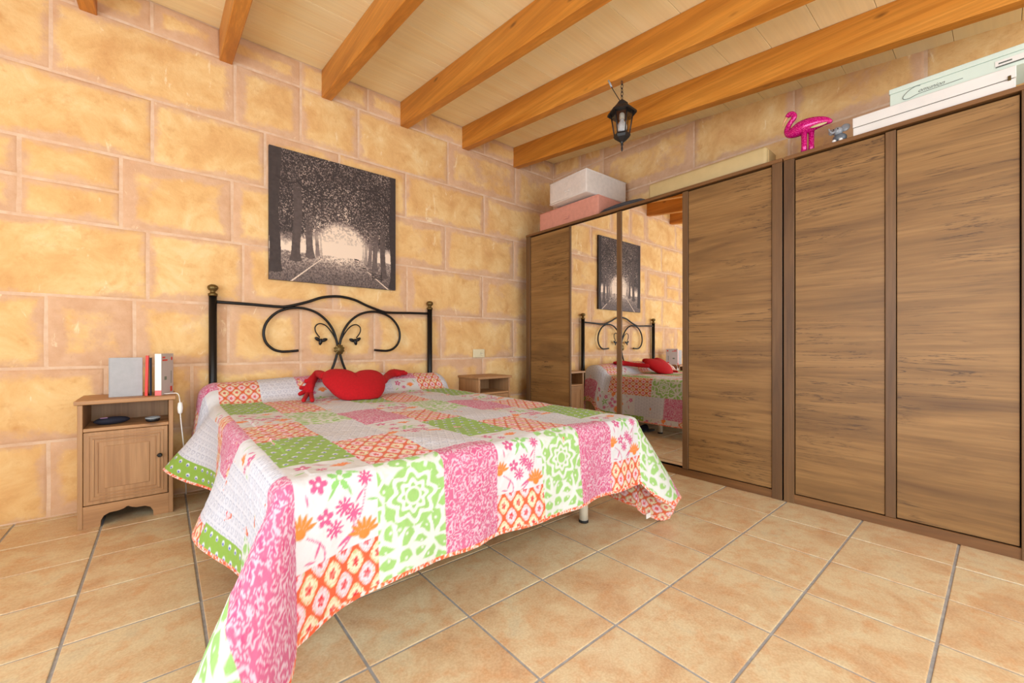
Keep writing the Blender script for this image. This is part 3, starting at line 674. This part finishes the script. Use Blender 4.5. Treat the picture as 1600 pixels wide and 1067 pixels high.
def cloth_mat(name, rough=.9):
    k = NT(name); a = k.n('ShaderNodeAttribute', attribute_name='print').outputs['Color']
    v = k.coords(rand=False); f = k.noise(v, 55, 3, .6); k.bump(f, .35, .004)
    k.b.inputs['Sheen Weight'].default_value = .1
    return k.done(a, rough, spec=.1)
M_QUILT = cloth_mat('printed_cotton')
qme = quilt_mesh('quilt', .0035, 0, quilt_paint)
quilt = tag(obj('quilt', qme, M_QUILT), 'pink, green and white floral patchwork quilt draped over the bed', 'quilt')
bme = quilt_mesh('backing', .006, .0035, lambda S, Y: print_c(S, Y))
obj('backing', bme, M_QUILT, quilt)['label'] = 'orange lattice printed backing'
SC['tri_note'] = len(qme.polygons)*2+len(bme.polygons)*2
gs, gy_ = np.meshgrid(np.arange(XR+.02, XR+OVR, .01), np.arange(YF-OVF, YF, .01), indexing='ij'); gp = quilt_pos(gs, gy_).reshape(-1, 3); gq = gp-CP
gd = np.hypot(800+FPX*(gq@RT)/(gq@FW)-1003, 540-FPX*gq[:, 2]/(gq@FW)-822); tg = gp[np.argmin(gd)]

# ------------------------------------------------------------------ red heart cushion with arms
M_REDF = plain('red_plush', (176, 2, 18), .95, var=.12, scale=90, bump=.3)
def on_quilt(u, v, off):
    # first point of the pixel's ray that comes within 'off' of the quilt's upper surface
    d = ray(u, v); d = d/np.linalg.norm(d)
    ys = prof[::-1, 0]; zs = prof[::-1, 1]
    for t in np.arange(2.0, 4.2, .004):
        p = CP+d*t; zz = np.interp(p[1], ys[ys <= 3.3001], zs[ys <= 3.3001])
        if p[2] < zz+off or p[1] > 3.24: return p
    return p
heart = thing('heart_cushion', 'red plush heart cushion with two arms leaning against the pillow roll', 'cushion', tuple(on_quilt(560, 620, .02)))
hl = np.array(heart.location)
OUT = [(490, 160), (560, 140), (680, 145), (760, 170), (820, 192), (880, 165), (980, 150), (1080, 160), (1160, 210), (1180, 290), (1160, 380), (1100, 450), (1020, 488), (930, 495), (800, 485), (700, 450), (600, 400), (520, 320), (465, 260), (468, 200)]
OUT = catmull([(440+x/7.273, 560+y/7.273) for x, y in OUT], 4, True)
hp0 = (1.05, 2.835, .70); hn = np.array((0, -.56, .83)); hn /= np.linalg.norm(hn)
HP = np.array([on_plane(u, v, hp0, hn) for u, v in OUT]); hc = on_plane(556, 604, hp0, hn)
b = bmesh.new(); RR = [1, .985, .94, .86, .74, .58, .4, .2]; n = len(HP); sides = []
rim = [b.verts.new(Vector(p-hl)) for p in HP]
for sg in (1, -1):
    prev = rim
    for rr in RR[1:]:
        ring = [b.verts.new(Vector(hc+(p-hc)*rr+hn*sg*.068*(1-rr**2.4)**.55-hl)) for p in HP]
        for k in range(n):
            f = (prev[k], prev[(k+1) % n], ring[(k+1) % n], ring[k]); b.faces.new(f if sg < 0 else f[::-1]).smooth = True
        prev = ring
    cv = b.verts.new(Vector(hc+hn*sg*.070-hl))
    for k in range(n): b.faces.new((prev[k], prev[(k+1) % n], cv)).smooth = True
bmesh.ops.recalc_face_normals(b, faces=b.faces[:]); obj('heart_body', b, M_REDF, heart)
def skin(name, chains, m, parent, org, sub=2):
    # chains: lists of (point, radius); the first point of a later chain may repeat an earlier point to branch from it
    V = []; Eg = []; Rd = []
    def add(p, r):
        for i, q in enumerate(V):
            if np.linalg.norm(np.array(q)-np.array(p)) < 1e-5: return i
        V.append(tuple(p)); Rd.append(r); return len(V)-1
    for ch in chains:
        ids = [add(p, r) for p, r in ch]; Eg += [(ids[i], ids[i+1]) for i in range(len(ids)-1)]
    me = bpy.data.meshes.new(name); me.from_pydata([tuple(np.array(p)-org) for p in V], Eg, [])
    o = obj(name, me, m, parent); o.modifiers.new('skin', 'SKIN').use_smooth_shade = True
    for i, sv in enumerate(me.skin_vertices[0].data): sv.radius = (Rd[i], Rd[i]); sv.use_root = (i == 0)
    o.modifiers.new('sub', 'SUBSURF').levels = sub; o.modifiers['sub'].render_levels = sub
    dg = bpy.context.evaluated_depsgraph_get(); m2 = bpy.data.meshes.new_from_object(o.evaluated_get(dg)); o.modifiers.clear(); o.data = m2
    if not m2.materials: m2.materials.append(m)
    return smooth(o)
q = lambda u, v, off: on_quilt(u, v, off)
sh = on_plane(508, 588, hp0, hn); el = q(496, 583, .03); wr = q(488, 594, .026); pa = q(484, 606, .022); kn = q(481, 611, .02)
ch = [[(sh, .030), (el, .030), (wr, .027), (pa, .030)], [(wr, .027), (q(481, 597, .02), .019), (q(475, 594, .018), .015)]]
for (a, tip) in (((478, 606), (467, 606)), ((477, 611), (466, 617)), ((480, 616), (474, 626)), ((486, 616), (488, 626))):
    ch.append([(pa, .030), (q(*a, .017), .0150), (q(*tip, .016), .0140)])
skin('arm', ch, M_REDF, heart, hl)
P15 = lambda u, v, y=3.10: on_axis(u, v, 1, y)
ch = [[(on_plane(598, 596, hp0, hn), .030), (P15(604, 589, 3.02), .028), (P15(611, 583.5, 3.1), .034), (P15(619, 582, 3.12), .034)]]
for tip, dy in (((637, 583.5), -.01), ((633, 581), .02), ((627, 586), -.035), ((613, 577.5), .01)):
    ch.append([(P15(619, 582, 3.12), .034), (P15((619+tip[0])/2, (582+tip[1])/2, 3.12+dy), .020), (P15(*tip, 3.12+1.5*dy), .014)])
skin('arm', ch, M_REDF, heart, hl)
# woven tag on the quilt's folded corner
boxo('care_tag', float(tg[0])-.02, float(tg[0])+.02, float(tg[1])-.012, float(tg[1])-.010, float(tg[2])-.02, float(tg[2])+.005, M_WHITE, quilt, 0)

# let the soft cushion flatten where it rests on the quilt
from mathutils.bvhtree import BVHTree
bpy.context.view_layer.update()
qt = BVHTree.FromPolygons([v_.co for v_ in qme.vertices], [p_.vertices for p_ in qme.polygons])
for o in heart.children:
    for v_ in o.data.vertices:
        wv = o.matrix_world @ v_.co; h_ = qt.ray_cast(Vector((wv.x, wv.y, 2)), Vector((0, 0, -1)))[0]
        if h_ is not None and wv.z < h_.z+.004: v_.co.z += h_.z+.004-wv.z

# ------------------------------------------------------------------ canvas print: misty avenue of trees
def paint_avenue(n):
    u, v = np.meshgrid((np.arange(n)+.5)/n, (np.arange(n)+.5)/n, indexing='ij')
    N = lambda s, k, o=4: fbm(u*s+3, v*s+7, k, o)
    g = np.exp(-(((u-.53)/.30)**2+((v-.66)/.20)**2)); T = .30+.50*g                       # tone 0 dark .. 1 pale mist
    sky = np.clip((v-.60)/.03, 0, 1)*np.clip((.80-v)/.03, 0, 1); T = np.maximum(T, sky*(.72+.1*N(20, 3)))
    ar = ((u-.53)/.23)**2+((v-.76)/.27)**2; fol = np.clip((ar-.75)*2.2, 0, 1)*np.clip((.70-v+.10*(N(9, 5)-.5)*2)/.08, 0, 1)
    leaf = .10+.62*np.clip((N(150, 11, 3)-.50)*3.0, 0, 1)*(.35+1.1*N(9, 8)); leaf = leaf*(.75+.5*np.exp(-((ar-1)/1.2)**2)); T = T*(1-fol)+leaf*fol
    T = np.where((ar < 1.2) & (v < .66) & (N(90, 13, 3) > .55), T*.72+.02, T)
    gr = np.clip((v-.765-.004*np.sin(u*40))/.012, 0, 1); gt = .20+.40*N(110, 17, 3)*np.exp(-((v-.76)/.20)**2)+.30*np.exp(-(((u-.52)/.22)**2+((v-.77)/.06)**2)); gt = np.where(N(150, 19, 2) > .58, gt*.6, gt); T = T*(1-gr)+gt*gr
    for (x0, y0, x1, y1) in ((.375, .80, .15, 1.0), (.74, .86, .93, 1.0)):
        t = (v-y0)/(y1-y0); T = np.where((t > 0) & (np.abs(u-(x0+(x1-x0)*t)) < .004+.004*t), .62, T)
    for (x, w, top, bot, tone) in ((.335, .026, .45, .775, .34), (.36, .014, .5, .765, .5), (.285, .05, .40, .80, .22), (.19, .060, .10, .835, .17), (.035, .075, 0, .93, .10), (.70, .016, .52, .775, .5), (.725, .022, .50, .79, .40), (.765, .030, .45, .815, .30), (.815, .042, .42, .85, .24), (.885, .046, .38, .90, .19), (.975, .062, 0, .985, .08)):
        ww = w/2*(1+.5*np.clip((v-bot+.10)/.10, 0, 1)**2+.25*np.clip((top+.2-v)/.3, 0, 1)); c = x+.008*np.sin(v*9+x*20)
        fade = np.clip((v-top)/.25, 0, 1) if top > .05 else 1.0
        m = (np.abs(u-c) < ww) & (v > top) & (v < bot+.012*np.cos((u-c)/ww*1.5)); T = np.where(m, T*(1-fade)+fade*tone*(.75+.5*N(55, 23, 3)), T)
    for (x0, y0, x1, y1, bd) in ((.95, .36, .66, .30, .10), (.95, .42, .70, .42, .12), (.96, .26, .72, .18, .06), (.05, .22, .30, .10, -.08), (.19, .22, .42, .14, -.1), (.86, .2, .55, .26, .06)):
        for t in np.linspace(0, 1, 60):
            X = x0+(x1-x0)*t; Y = y0+(y1-y0)*t-bd*math.sin(PI*t); T = np.where(np.hypot(u-X, v-Y) < .006*(1-.7*t)+.0015, .07, T)
    for (x0, x1, y0, y1) in ((.775, .875, .868, .876), (.775, .875, .884, .892), (.78, .88, .900, .910), (.785, .792, .87, .935), (.862, .87, .85, .93), (.63, .67, .765, .775), (.70, .73, .83, .84)):
        T = np.where((u > x0) & (u < x1) & (v > y0+.12*(u-x0)) & (v < y1+.12*(u-x0)), .07, T)
    T = np.clip(T*1.5+.03, 0.03, 1); lo, mi, hi = np.array([38, 33, 33]), np.array([128, 112, 106]), np.array([236, 214, 192])
    C = np.where((T < .5)[..., None], lo+(mi-lo)*(T*2)[..., None], mi+(hi-mi)*(T*2-1)[..., None]); return lin(C)
n = 420; PX0, PX1, PZ0, PZ1, PY = .575, 1.527, 1.425, 2.382, 3.366
pic = thing('canvas_print', 'black and white canvas print of a misty tree avenue on stone wall', 'picture', ((PX0+PX1)/2, PY, PZ0))
u, v = np.meshgrid(np.linspace(0, 1, n), np.linspace(0, 1, n), indexing='ij')
G = np.stack([(u-.5)*(PX1-PX0), np.full(u.shape, -.0006), (1-v)*(PZ1-PZ0)], -1)
k = NT('canvas_ink'); k.bump(k.noise(k.coords(rand=False), 900, 2), .1, .001); M_CANV = k.done(k.n('ShaderNodeAttribute', attribute_name='print').outputs['Color'], .6, spec=.2)
obj('printed_face', grid_mesh('printed_face', G, col=paint_avenue(n)), M_CANV, pic)
boxo('stretcher', -(PX1-PX0)/2, (PX1-PX0)/2, 0, .022, 0, PZ1-PZ0, plain('dark_canvas_edge', (58, 50, 48), .7), pic, .0005)

# ------------------------------------------------------------------ wall socket
so = thing('wall_socket', 'cream double wall plate with one round socket above the nightstand', 'socket', (2.415, 3.386, .873))
M_CREAM = plain('cream_plastic', (226, 214, 178), .4, var=.02)
boxo('plate', -.070, .070, -.008, .0, -.042, .042, M_CREAM, so, .003, 2); boxo('blank_cover', -.062, -.004, -.0105, -.0075, -.034, .034, M_CREAM, so, .001)
b = bmesh.new(); lathe(b, [(.024, -.008), (.024, -.0125), (.020, -.0125), (.019, -.0095)], 20); bmesh.ops.transform(b, matrix=Matrix.Translation((.033, 0, 0)) @ Matrix.Rotation(PI/2, 4, 'X') @ Matrix.Diagonal((1, 1, -1, 1)), verts=b.verts[:]); bmesh.ops.recalc_face_normals(b, faces=b.faces[:]); obj('socket_ring', b, M_CREAM, so)
for dx in (-.0095, .0095):
    b = bmesh.new(); lathe(b, [(.0028, 0), (.0028, .002)], 8); bmesh.ops.transform(b, matrix=Matrix.Translation((.033+dx, -.0105, 0)) @ Matrix.Rotation(PI/2, 4, 'X'), verts=b.verts[:]); obj('pin_hole', b, M_DARK, so)

# ------------------------------------------------------------------ hanging lantern
LX, LY = 2.262, 1.585; LTOP = ceil_z(LY)-.212
la = thing('hanging_lantern', 'black six-sided lantern with white bulb hanging on a chain from the beam', 'lamp', (LX, LY, 2.20))
Z0 = 2.20
M_LBLK = plain('black_lantern', (20, 20, 22), .5, 0)
k = NT('clear_glass'); gl = k.n('ShaderNodeBsdfGlossy'); gl.inputs['Roughness'].default_value = .03; tr = k.n('ShaderNodeBsdfTransparent'); tr.inputs[0].default_value = (.92, .93, .93, 1)
mx = k.n('ShaderNodeMixShader'); mx.inputs[0].default_value = .10; k.l(tr.outputs[0], mx.inputs[1]); k.l(gl.outputs[0], mx.inputs[2]); k.l(mx.outputs[0], k.t.nodes['Material Output'].inputs[0]); M_GLASS = k.m
b = bmesh.new(); lathe(b, [(.078, 2.447-Z0), (.094, 2.440-Z0), (.092, 2.452-Z0), (.060, 2.482-Z0), (.040, 2.490-Z0), (.036, 2.512-Z0), (.014, 2.530-Z0), (.006, 2.536-Z0)], 6, smoothf=False); obj('cap', b, M_LBLK, la)
b = bmesh.new(); lathe(b, [(.006, .050), (.012, .062), (.022, .068), (.046, .086), (.054, .100), (.050, .112), (.046, .112)], 6, smoothf=False); obj('bottom_cup', b, M_LBLK, la)
b = bmesh.new(); lathe(b, [(.001, 0), (.005, .008), (.007, .022), (.004, .036), (.009, .044), (.006, .051)], 12); obj('bottom_finial', b, M_LBLK, la)
for kk in range(6):
    a0, a1 = kk*PI/3, (kk+1)*PI/3; zb, zt, rb, rt = .112, 2.447-Z0, .048, .070
    c0 = Vector((rb*math.cos(a0), rb*math.sin(a0), zb)); c1 = Vector((rt*math.cos(a0), rt*math.sin(a0), zt))
    b = bmesh.new(); tube(b, [c0, c1], .0042, 6); obj('frame_bar', b, M_LBLK, la)
    d0 = Vector((rb*math.cos(a1), rb*math.sin(a1), zb)); d1 = Vector((rt*math.cos(a1), rt*math.sin(a1), zt))
    nrm = (d0-c0).cross(c1-c0).normalized()*.001; b = bmesh.new(); vs = [b.verts.new(p*.985 if False else p-nrm) for p in (c0, d0, d1, c1)]; ws = [b.verts.new(p+nrm) for p in (c0, d0, d1, c1)]
    b.faces.new(vs[::-1]); b.faces.new(ws)
    for i in range(4): b.faces.new((vs[i], vs[(i+1) % 4], ws[(i+1) % 4], ws[i]))
    bmesh.ops.recalc_face_normals(b, faces=b.faces[:]); obj('pane', b, M_GLASS, la)
b = bmesh.new(); lathe(b, [(.004, .122), (.020, .128), (.031, .144), (.033, .160), (.027, .178), (.015, .194), (.013, .210)], 18); obj('bulb', b, plain('white_bulb', (232, 232, 232), .25, var=.01), la)
b = bmesh.new(); lathe(b, [(.017, .206), (.017, .240), (.012, .248)], 14); obj('bulb_holder', b, plain('ivory_holder', (206, 198, 182), .5), la)
zc = 2.536-Z0; nl = 5; top = LTOP-Z0; st = (top-zc)/nl
for i in range(nl):
    b = bmesh.new(); P = [(.0075*math.cos(t) if i % 2 == 0 else 0, 0 if i % 2 == 0 else .0075*math.cos(t), zc+st*(i+.5)+(st*.62)*math.sin(t)) for t in np.linspace(0, 2*PI, 14)]; tube(b, P, .0022, 6, False); obj('chain_link', b, M_LBLK, la)
b = bmesh.new(); tube(b, catmull([(-.018, -.01, 2.50-Z0), (-.035, .01, 2.545-Z0), (-.05, .035, 2.60-Z0), (-.058, .060, top+.004)], 6), .0025, 6); obj('supply_wire', b, M_LBLK, la)
b = bmesh.new(); tube(b, [(-.052, .042, 2.615-Z0), (-.0585, .062, top+.008)], .006, 8); obj('wire_connector', b, M_CLEAR, la)

# ------------------------------------------------------------------ things on top of the wardrobes
def bag(name, label, x0, x1, y0, y1, z0, z1, m, bulge=.012, rz=0, cat='bag'):
    # soft-sided rectangular storage bag with piping and a pull tab
    cx, cy = (x0+x1)/2, (y0+y1)/2; t = thing(name, label, cat, (cx, cy, z0), rz, 'storage bags on the wide wardrobe')
    b = bmesh.new(); box(b, x0-cx, x1-cx, y0-cy, y1-cy, .001, z1-z0, .012, 3); bmesh.ops.subdivide_edges(b, edges=[e for e in b.edges if e.calc_length() > .08], cuts=5, use_grid_fill=True)
    for v_ in b.verts:
        f = 1-min(1, max(abs(v_.co.x)/((x1-x0)/2), abs(v_.co.y)/((y1-y0)/2)))
        w = math.sin(v_.co.x*31+v_.co.z*23)*math.sin(v_.co.y*27+1)
        if v_.co.z > .02: v_.co.z += bulge*math.sqrt(max(f, 0))*(v_.co.z/(z1-z0))
        if .02 < v_.co.z < z1-z0-.02: v_.co.x += .003*w; v_.co.y += .003*w
    o = smooth(obj('bag_body', b, m, t))
    for zz in (.010, z1-z0-.008):
        b = bmesh.new(); P = [(x0-cx-.001, y0-cy-.001, zz), (x1-cx+.001, y0-cy-.001, zz), (x1-cx+.001, y1-cy+.001, zz), (x0-cx-.001, y1-cy+.001, zz), (x0-cx-.001, y0-cy-.001, zz)]; tube(b, P, .003, 6); obj('piping', b, m, t)
    b = bmesh.new(); box(b, x0-cx-.010, x0-cx-.001, -.03, .03, (z1-z0)*.30, (z1-z0)*.30+.022, .003); obj('pull_tab', b, m, t)
    return t
M_PINKB = plain('salmon_fabric', (212, 146, 126), .9, bump=.15); M_WHITEB = plain('offwhite_fabric', (222, 210, 200), .9, bump=.15); M_DGREY = plain('charcoal_fabric', (70, 72, 78), .85, bump=.2)
bag('storage_bag', 'salmon pink fabric storage bag lying on the wardrobe under the white one', 2.945, 3.40, 2.31, 3.06, WT, WT+.195, M_PINKB)
bag('storage_bag', 'off-white fabric storage bag stacked on top of the pink bag', 2.87, 3.43, 2.36, 2.84, WT+.212, WT+.425, M_WHITEB, rz=-.05)
sb = thing('folded_bag', 'flat charcoal folded bag lying along the wardrobe front edge', 'bag', (2.955, 2.10, WT)); b = bmesh.new()
P = np.linspace(0, 2*PI, 40, endpoint=False); sb.location = (2.945, 2.06, WT); ctr = b.verts.new((0, 0, .045)); rg = []
for (f, z) in ((1, .002), (.97, .014), (.8, .032), (.45, .043)): rg.append([b.verts.new((.040*f*np.sign(math.cos(a))*abs(math.cos(a))**.6, .235*f*np.sign(math.sin(a))*abs(math.sin(a))**.8, z)) for a in P])
for r in range(3):
    for i in range(40): b.faces.new((rg[r][i], rg[r][(i+1) % 40], rg[r+1][(i+1) % 40], rg[r+1][i])).smooth = True
for i in range(40): b.faces.new((rg[3][i], rg[3][(i+1) % 40], ctr)).smooth = True
b.faces.new(rg[0][::-1]); obj('bag_body', b, M_DGREY, sb); b = bmesh.new(); tube(b, [(-.036, -.18, .012), (-.0395, 0, .012), (-.036, .18, .012)], .0022, 6); obj('zip', b, M_BLACKP, sb)
lb = thing('long_box', 'long cream foam roll in a sleeve lying on the wide wardrobe', 'box', (3.02, 1.39, WT))
b = bmesh.new(); box(b, -.09, .09, -.42, .42, .001, .125, .022, 3); smooth(obj('sleeve', b, plain('pale_yellow_sleeve', (196, 172, 122), .55, var=.05, scale=12), lb))
for yy in (-.421, .421):
    b = bmesh.new(); box(b, -.065, .065, yy-.004, yy+.004, .02, .105, .003); obj('end_cap', b, plain('tan_end', (190, 160, 108), .7), lb)
# white boxes on the narrower wardrobe
M_WBOX = plain('white_card', (226, 222, 216), .6, var=.04, scale=8); M_MINT = plain('pale_mint_card', (206, 220, 208), .5, var=.03, scale=6); M_INK = plain('grey_ink', (92, 96, 88), .6)
fb = thing('flat_box', 'long flat white wooden box lying under the mint box', 'box', (3.03, .25, WT), 0)
boxo('box_base', -.12, .12, -.285, .285, .001, .047, M_WBOX, fb, .002); boxo('lid', -.122, .122, -.287, .287, .050, .102, M_WBOX, fb, .002); boxo('joint', -.116, .116, -.281, .281, .0465, .0505, M_DARK, fb, 0)
boxo('latch', -.126, -.1225, -.272, -.262, .040, .062, M_BRASS, fb, .001)
db = thing('gift_box', 'long pale mint cardboard box with cursive lettering on its side', 'box', (3.03, .075, WT+.1035), 0)
boxo('box_base', -.112, .112, -.31, .31, 0, .062, M_MINT, db, .002); boxo('lid', -.115, .115, -.313, .313, .063, .088, M_MINT, db, .002)
MXN = Matrix(((0, 0, -1, -.1125), (-1, 0, 0, 0), (0, 1, 0, 0), (0, 0, 0, 1)))
MXL = Matrix(((0, 0, -1, -.1156), (-1, 0, 0, 0), (0, 1, 0, 0), (0, 0, 0, 1)))
text('lettering', 'omunion', .026, MXN @ Matrix.Translation((-.205, .026, 0)), M_INK, db, .45)
b = bmesh.new(); tube(b, catmull([(-.114, .195, .058), (-.114, .215, .060), (-.114, .240, .048), (-.114, .258, .028), (-.114, .256, .014), (-.114, .235, .010), (-.114, .20, .018), (-.114, .12, .020), (-.114, .05, .022)], 8), .0012, 6); obj('letter_swash', b, M_INK, db)
boxo('sticker', -.1135, -.112, -.17, -.05, .022, .046, M_WBOX, db, 0); [boxo('sticker_print', -.1142, -.1134, -t1, -t0, .030, .036, M_INK, db, 0) for t0, t1 in ((.06, .10), (.135, .155))]
boxo('dark_edge', -.1140, -.1125, -.168, -.052, .016, .0215, M_INK, db, 0)
b = bmesh.new()
# flamingo figurine (profile faces the room, beak towards the far corner)
M_PINKG = NT('pink_glitter'); vo = M_PINKG.n('ShaderNodeTexVoronoi'); M_PINKG.l(M_PINKG.coords(rand=False), vo.inputs['Vector']); vo.inputs['Scale'].default_value = 260
cg = M_PINKG.ramp(vo.outputs['Distance'], [(.12, L4(255, 150, 220)), (.3, L4(224, 12, 132)), (.8, L4(168, 0, 96))]); M_PINKG = M_PINKG.done(cg, .22, .15)
FX = 2.945; fl = thing('flamingo_figurine', 'glossy pink glitter flamingo figurine standing on the narrower wardrobe', 'figurine', (FX, .77, WT)); fo = np.array((FX, .77, WT))
def fp(cx, cy, dx=0):   # crop pixel (x10.667 zoom at 1210,150) to a point of the figurine's upright plane
    p = on_axis(1210+cx/10.667, 150+cy/10.667, 0, FX); p[0] += dx; p[2] -= .012; return p
pp = [(960, 392, .006), (930, 388, .013), (840, 385, .024), (720, 410, .034), (580, 455, .042), (440, 510, .042), (330, 570, .034), (255, 595, .025), (218, 560, .019), (228, 490, .016), (262, 420, .0145), (308, 362, .0145), (330, 310, .0155), (305, 275, .016), (262, 275, .016), (222, 305, .014), (200, 330, .008)]
cm = catmull([tuple(fp(x, y_))+(r,) for x, y_, r in pp], 5); b = bmesh.new(); tube(b, [c[:3]-fo for c in cm], [max(float(c[3]), .003) for c in cm], 16); obj('body', b, M_PINKG, fl)
for cx, dx in ((505, -.012), (605, .012)):
    b = bmesh.new(); p0 = fp(cx, 520, dx); p1 = p0.copy(); p1[2] = WT+.0005; tube(b, [p0-fo, (p0*.3+p1*.7)-fo, p1-fo], [.016, .0145, .017], 12); obj('leg', b, M_PINKG, fl)
b = bmesh.new(); tube(b, [fp(205, 330)-fo, fp(165, 400)-fo, fp(140, 490)-fo], [.009, .006, .002], 10); obj('beak', b, plain('peach_beak', (224, 168, 124), .4), fl)
b = bmesh.new(); w0, w1 = fp(640, 525)-fo, fp(890, 445)-fo; bmesh.ops.create_uvsphere(b, u_segments=12, v_segments=8, radius=1); cc = (w0+w1)/2; an = math.atan2(w1[2]-w0[2], w1[1]-w0[1])
bmesh.ops.transform(b, matrix=Matrix.Translation((-.036, cc[1], cc[2])) @ Matrix.Rotation(an, 4, 'X') @ Matrix.Diagonal((.006, .042, .008, 1)), verts=b.verts[:]); smooth(obj('label_sticker', b, plain('gold_tag', (206, 190, 140), .4), fl))
# elephant figurine
EX, EY = 2.94, .600; ef = thing('elephant_figurine', 'tiny grey elephant figurine sitting beside the pink flamingo', 'figurine', (EX, EY, WT))
M_ELE = plain('grey_glaze', (142, 146, 152), .3); M_ELED = plain('dark_grey_glaze', (98, 106, 114), .35)
def ball(name, c, r, m, p, rot=None):
    c = tuple(1.25*x for x in c); r = tuple(1.25*x for x in r)
    b = bmesh.new(); bmesh.ops.create_uvsphere(b, u_segments=16, v_segments=10, radius=1); Mx = Matrix.Translation(c) @ (rot or Matrix.Identity(4)) @ Matrix.Diagonal((*r, 1)); bmesh.ops.transform(b, matrix=Mx, verts=b.verts[:]); return smooth(obj(name, b, m, p))
ball('body', (0, 0, .022), (.022, .027, .0218), M_ELED, ef); ball('head', (-.004, .006, .055), (.018, .020, .019), M_ELE, ef)
ball('ear', (.0, -.020, .064), (.005, .018, .017), M_ELE, ef); ball('ear', (.0, .030, .060), (.005, .012, .014), M_ELE, ef)
for yy in (.016, .0): ball('eye', (-.0225, yy+.002, .060), (.002, .0022, .003), M_BLACKP, ef)
b = bmesh.new(); tube(b, catmull([tuple(1.25*x for x in p) for p in ((-.020, .014, .052), (-.030, .020, .044), (-.034, .026, .048), (-.034, .031, .058), (-.032, .033, .066))], 5), [.006]*6+[.005]*6+[.004]*9, 8); obj('trunk', b, M_ELE, ef)
for yy in (.016, -.008): ball('foot', (-.021, yy, .0075), (.010, .008, .007), M_WHITE, ef)

# ------------------------------------------------------------------ slippers under the far side of the bed
for i, (x, y, rz) in enumerate(((1.72, 2.56, .3),)):
    t = thing('slipper', 'dark navy slipper lying on the tiles under the bed', 'slipper', (x, y, .001), rz)
    b = bmesh.new(); pts = [(.125*math.cos(a)*(1 if math.cos(a) > 0 else .95), .045*math.sin(a)*(1+.15*math.cos(a))) for a in np.linspace(0, 2*PI, 24, endpoint=False)]; prism(b, pts, 2, 0, .016); obj('sole', b, M_BLACKP, t)
    b = bmesh.new(); N_ = 10; rows = []
    for k_ in range(6):
        xx = .0+.105*k_/5; hh = .05*(1-(k_/5)**2.2)+.012; ww = .046*(1-.55*(k_/5)**2.5); rows.append([b.verts.new((xx, ww*math.cos(PI*j/N_), .016+hh*math.sin(PI*j/N_))) for j in range(N_+1)])
    for k_ in range(5):
        for j in range(N_): b.faces.new((rows[k_][j], rows[k_][j+1], rows[k_+1][j+1], rows[k_+1][j])).smooth = True
    o = obj('upper', b, M_NAVY, t); sm_ = o.modifiers.new('thick', 'SOLIDIFY'); sm_.thickness = .004
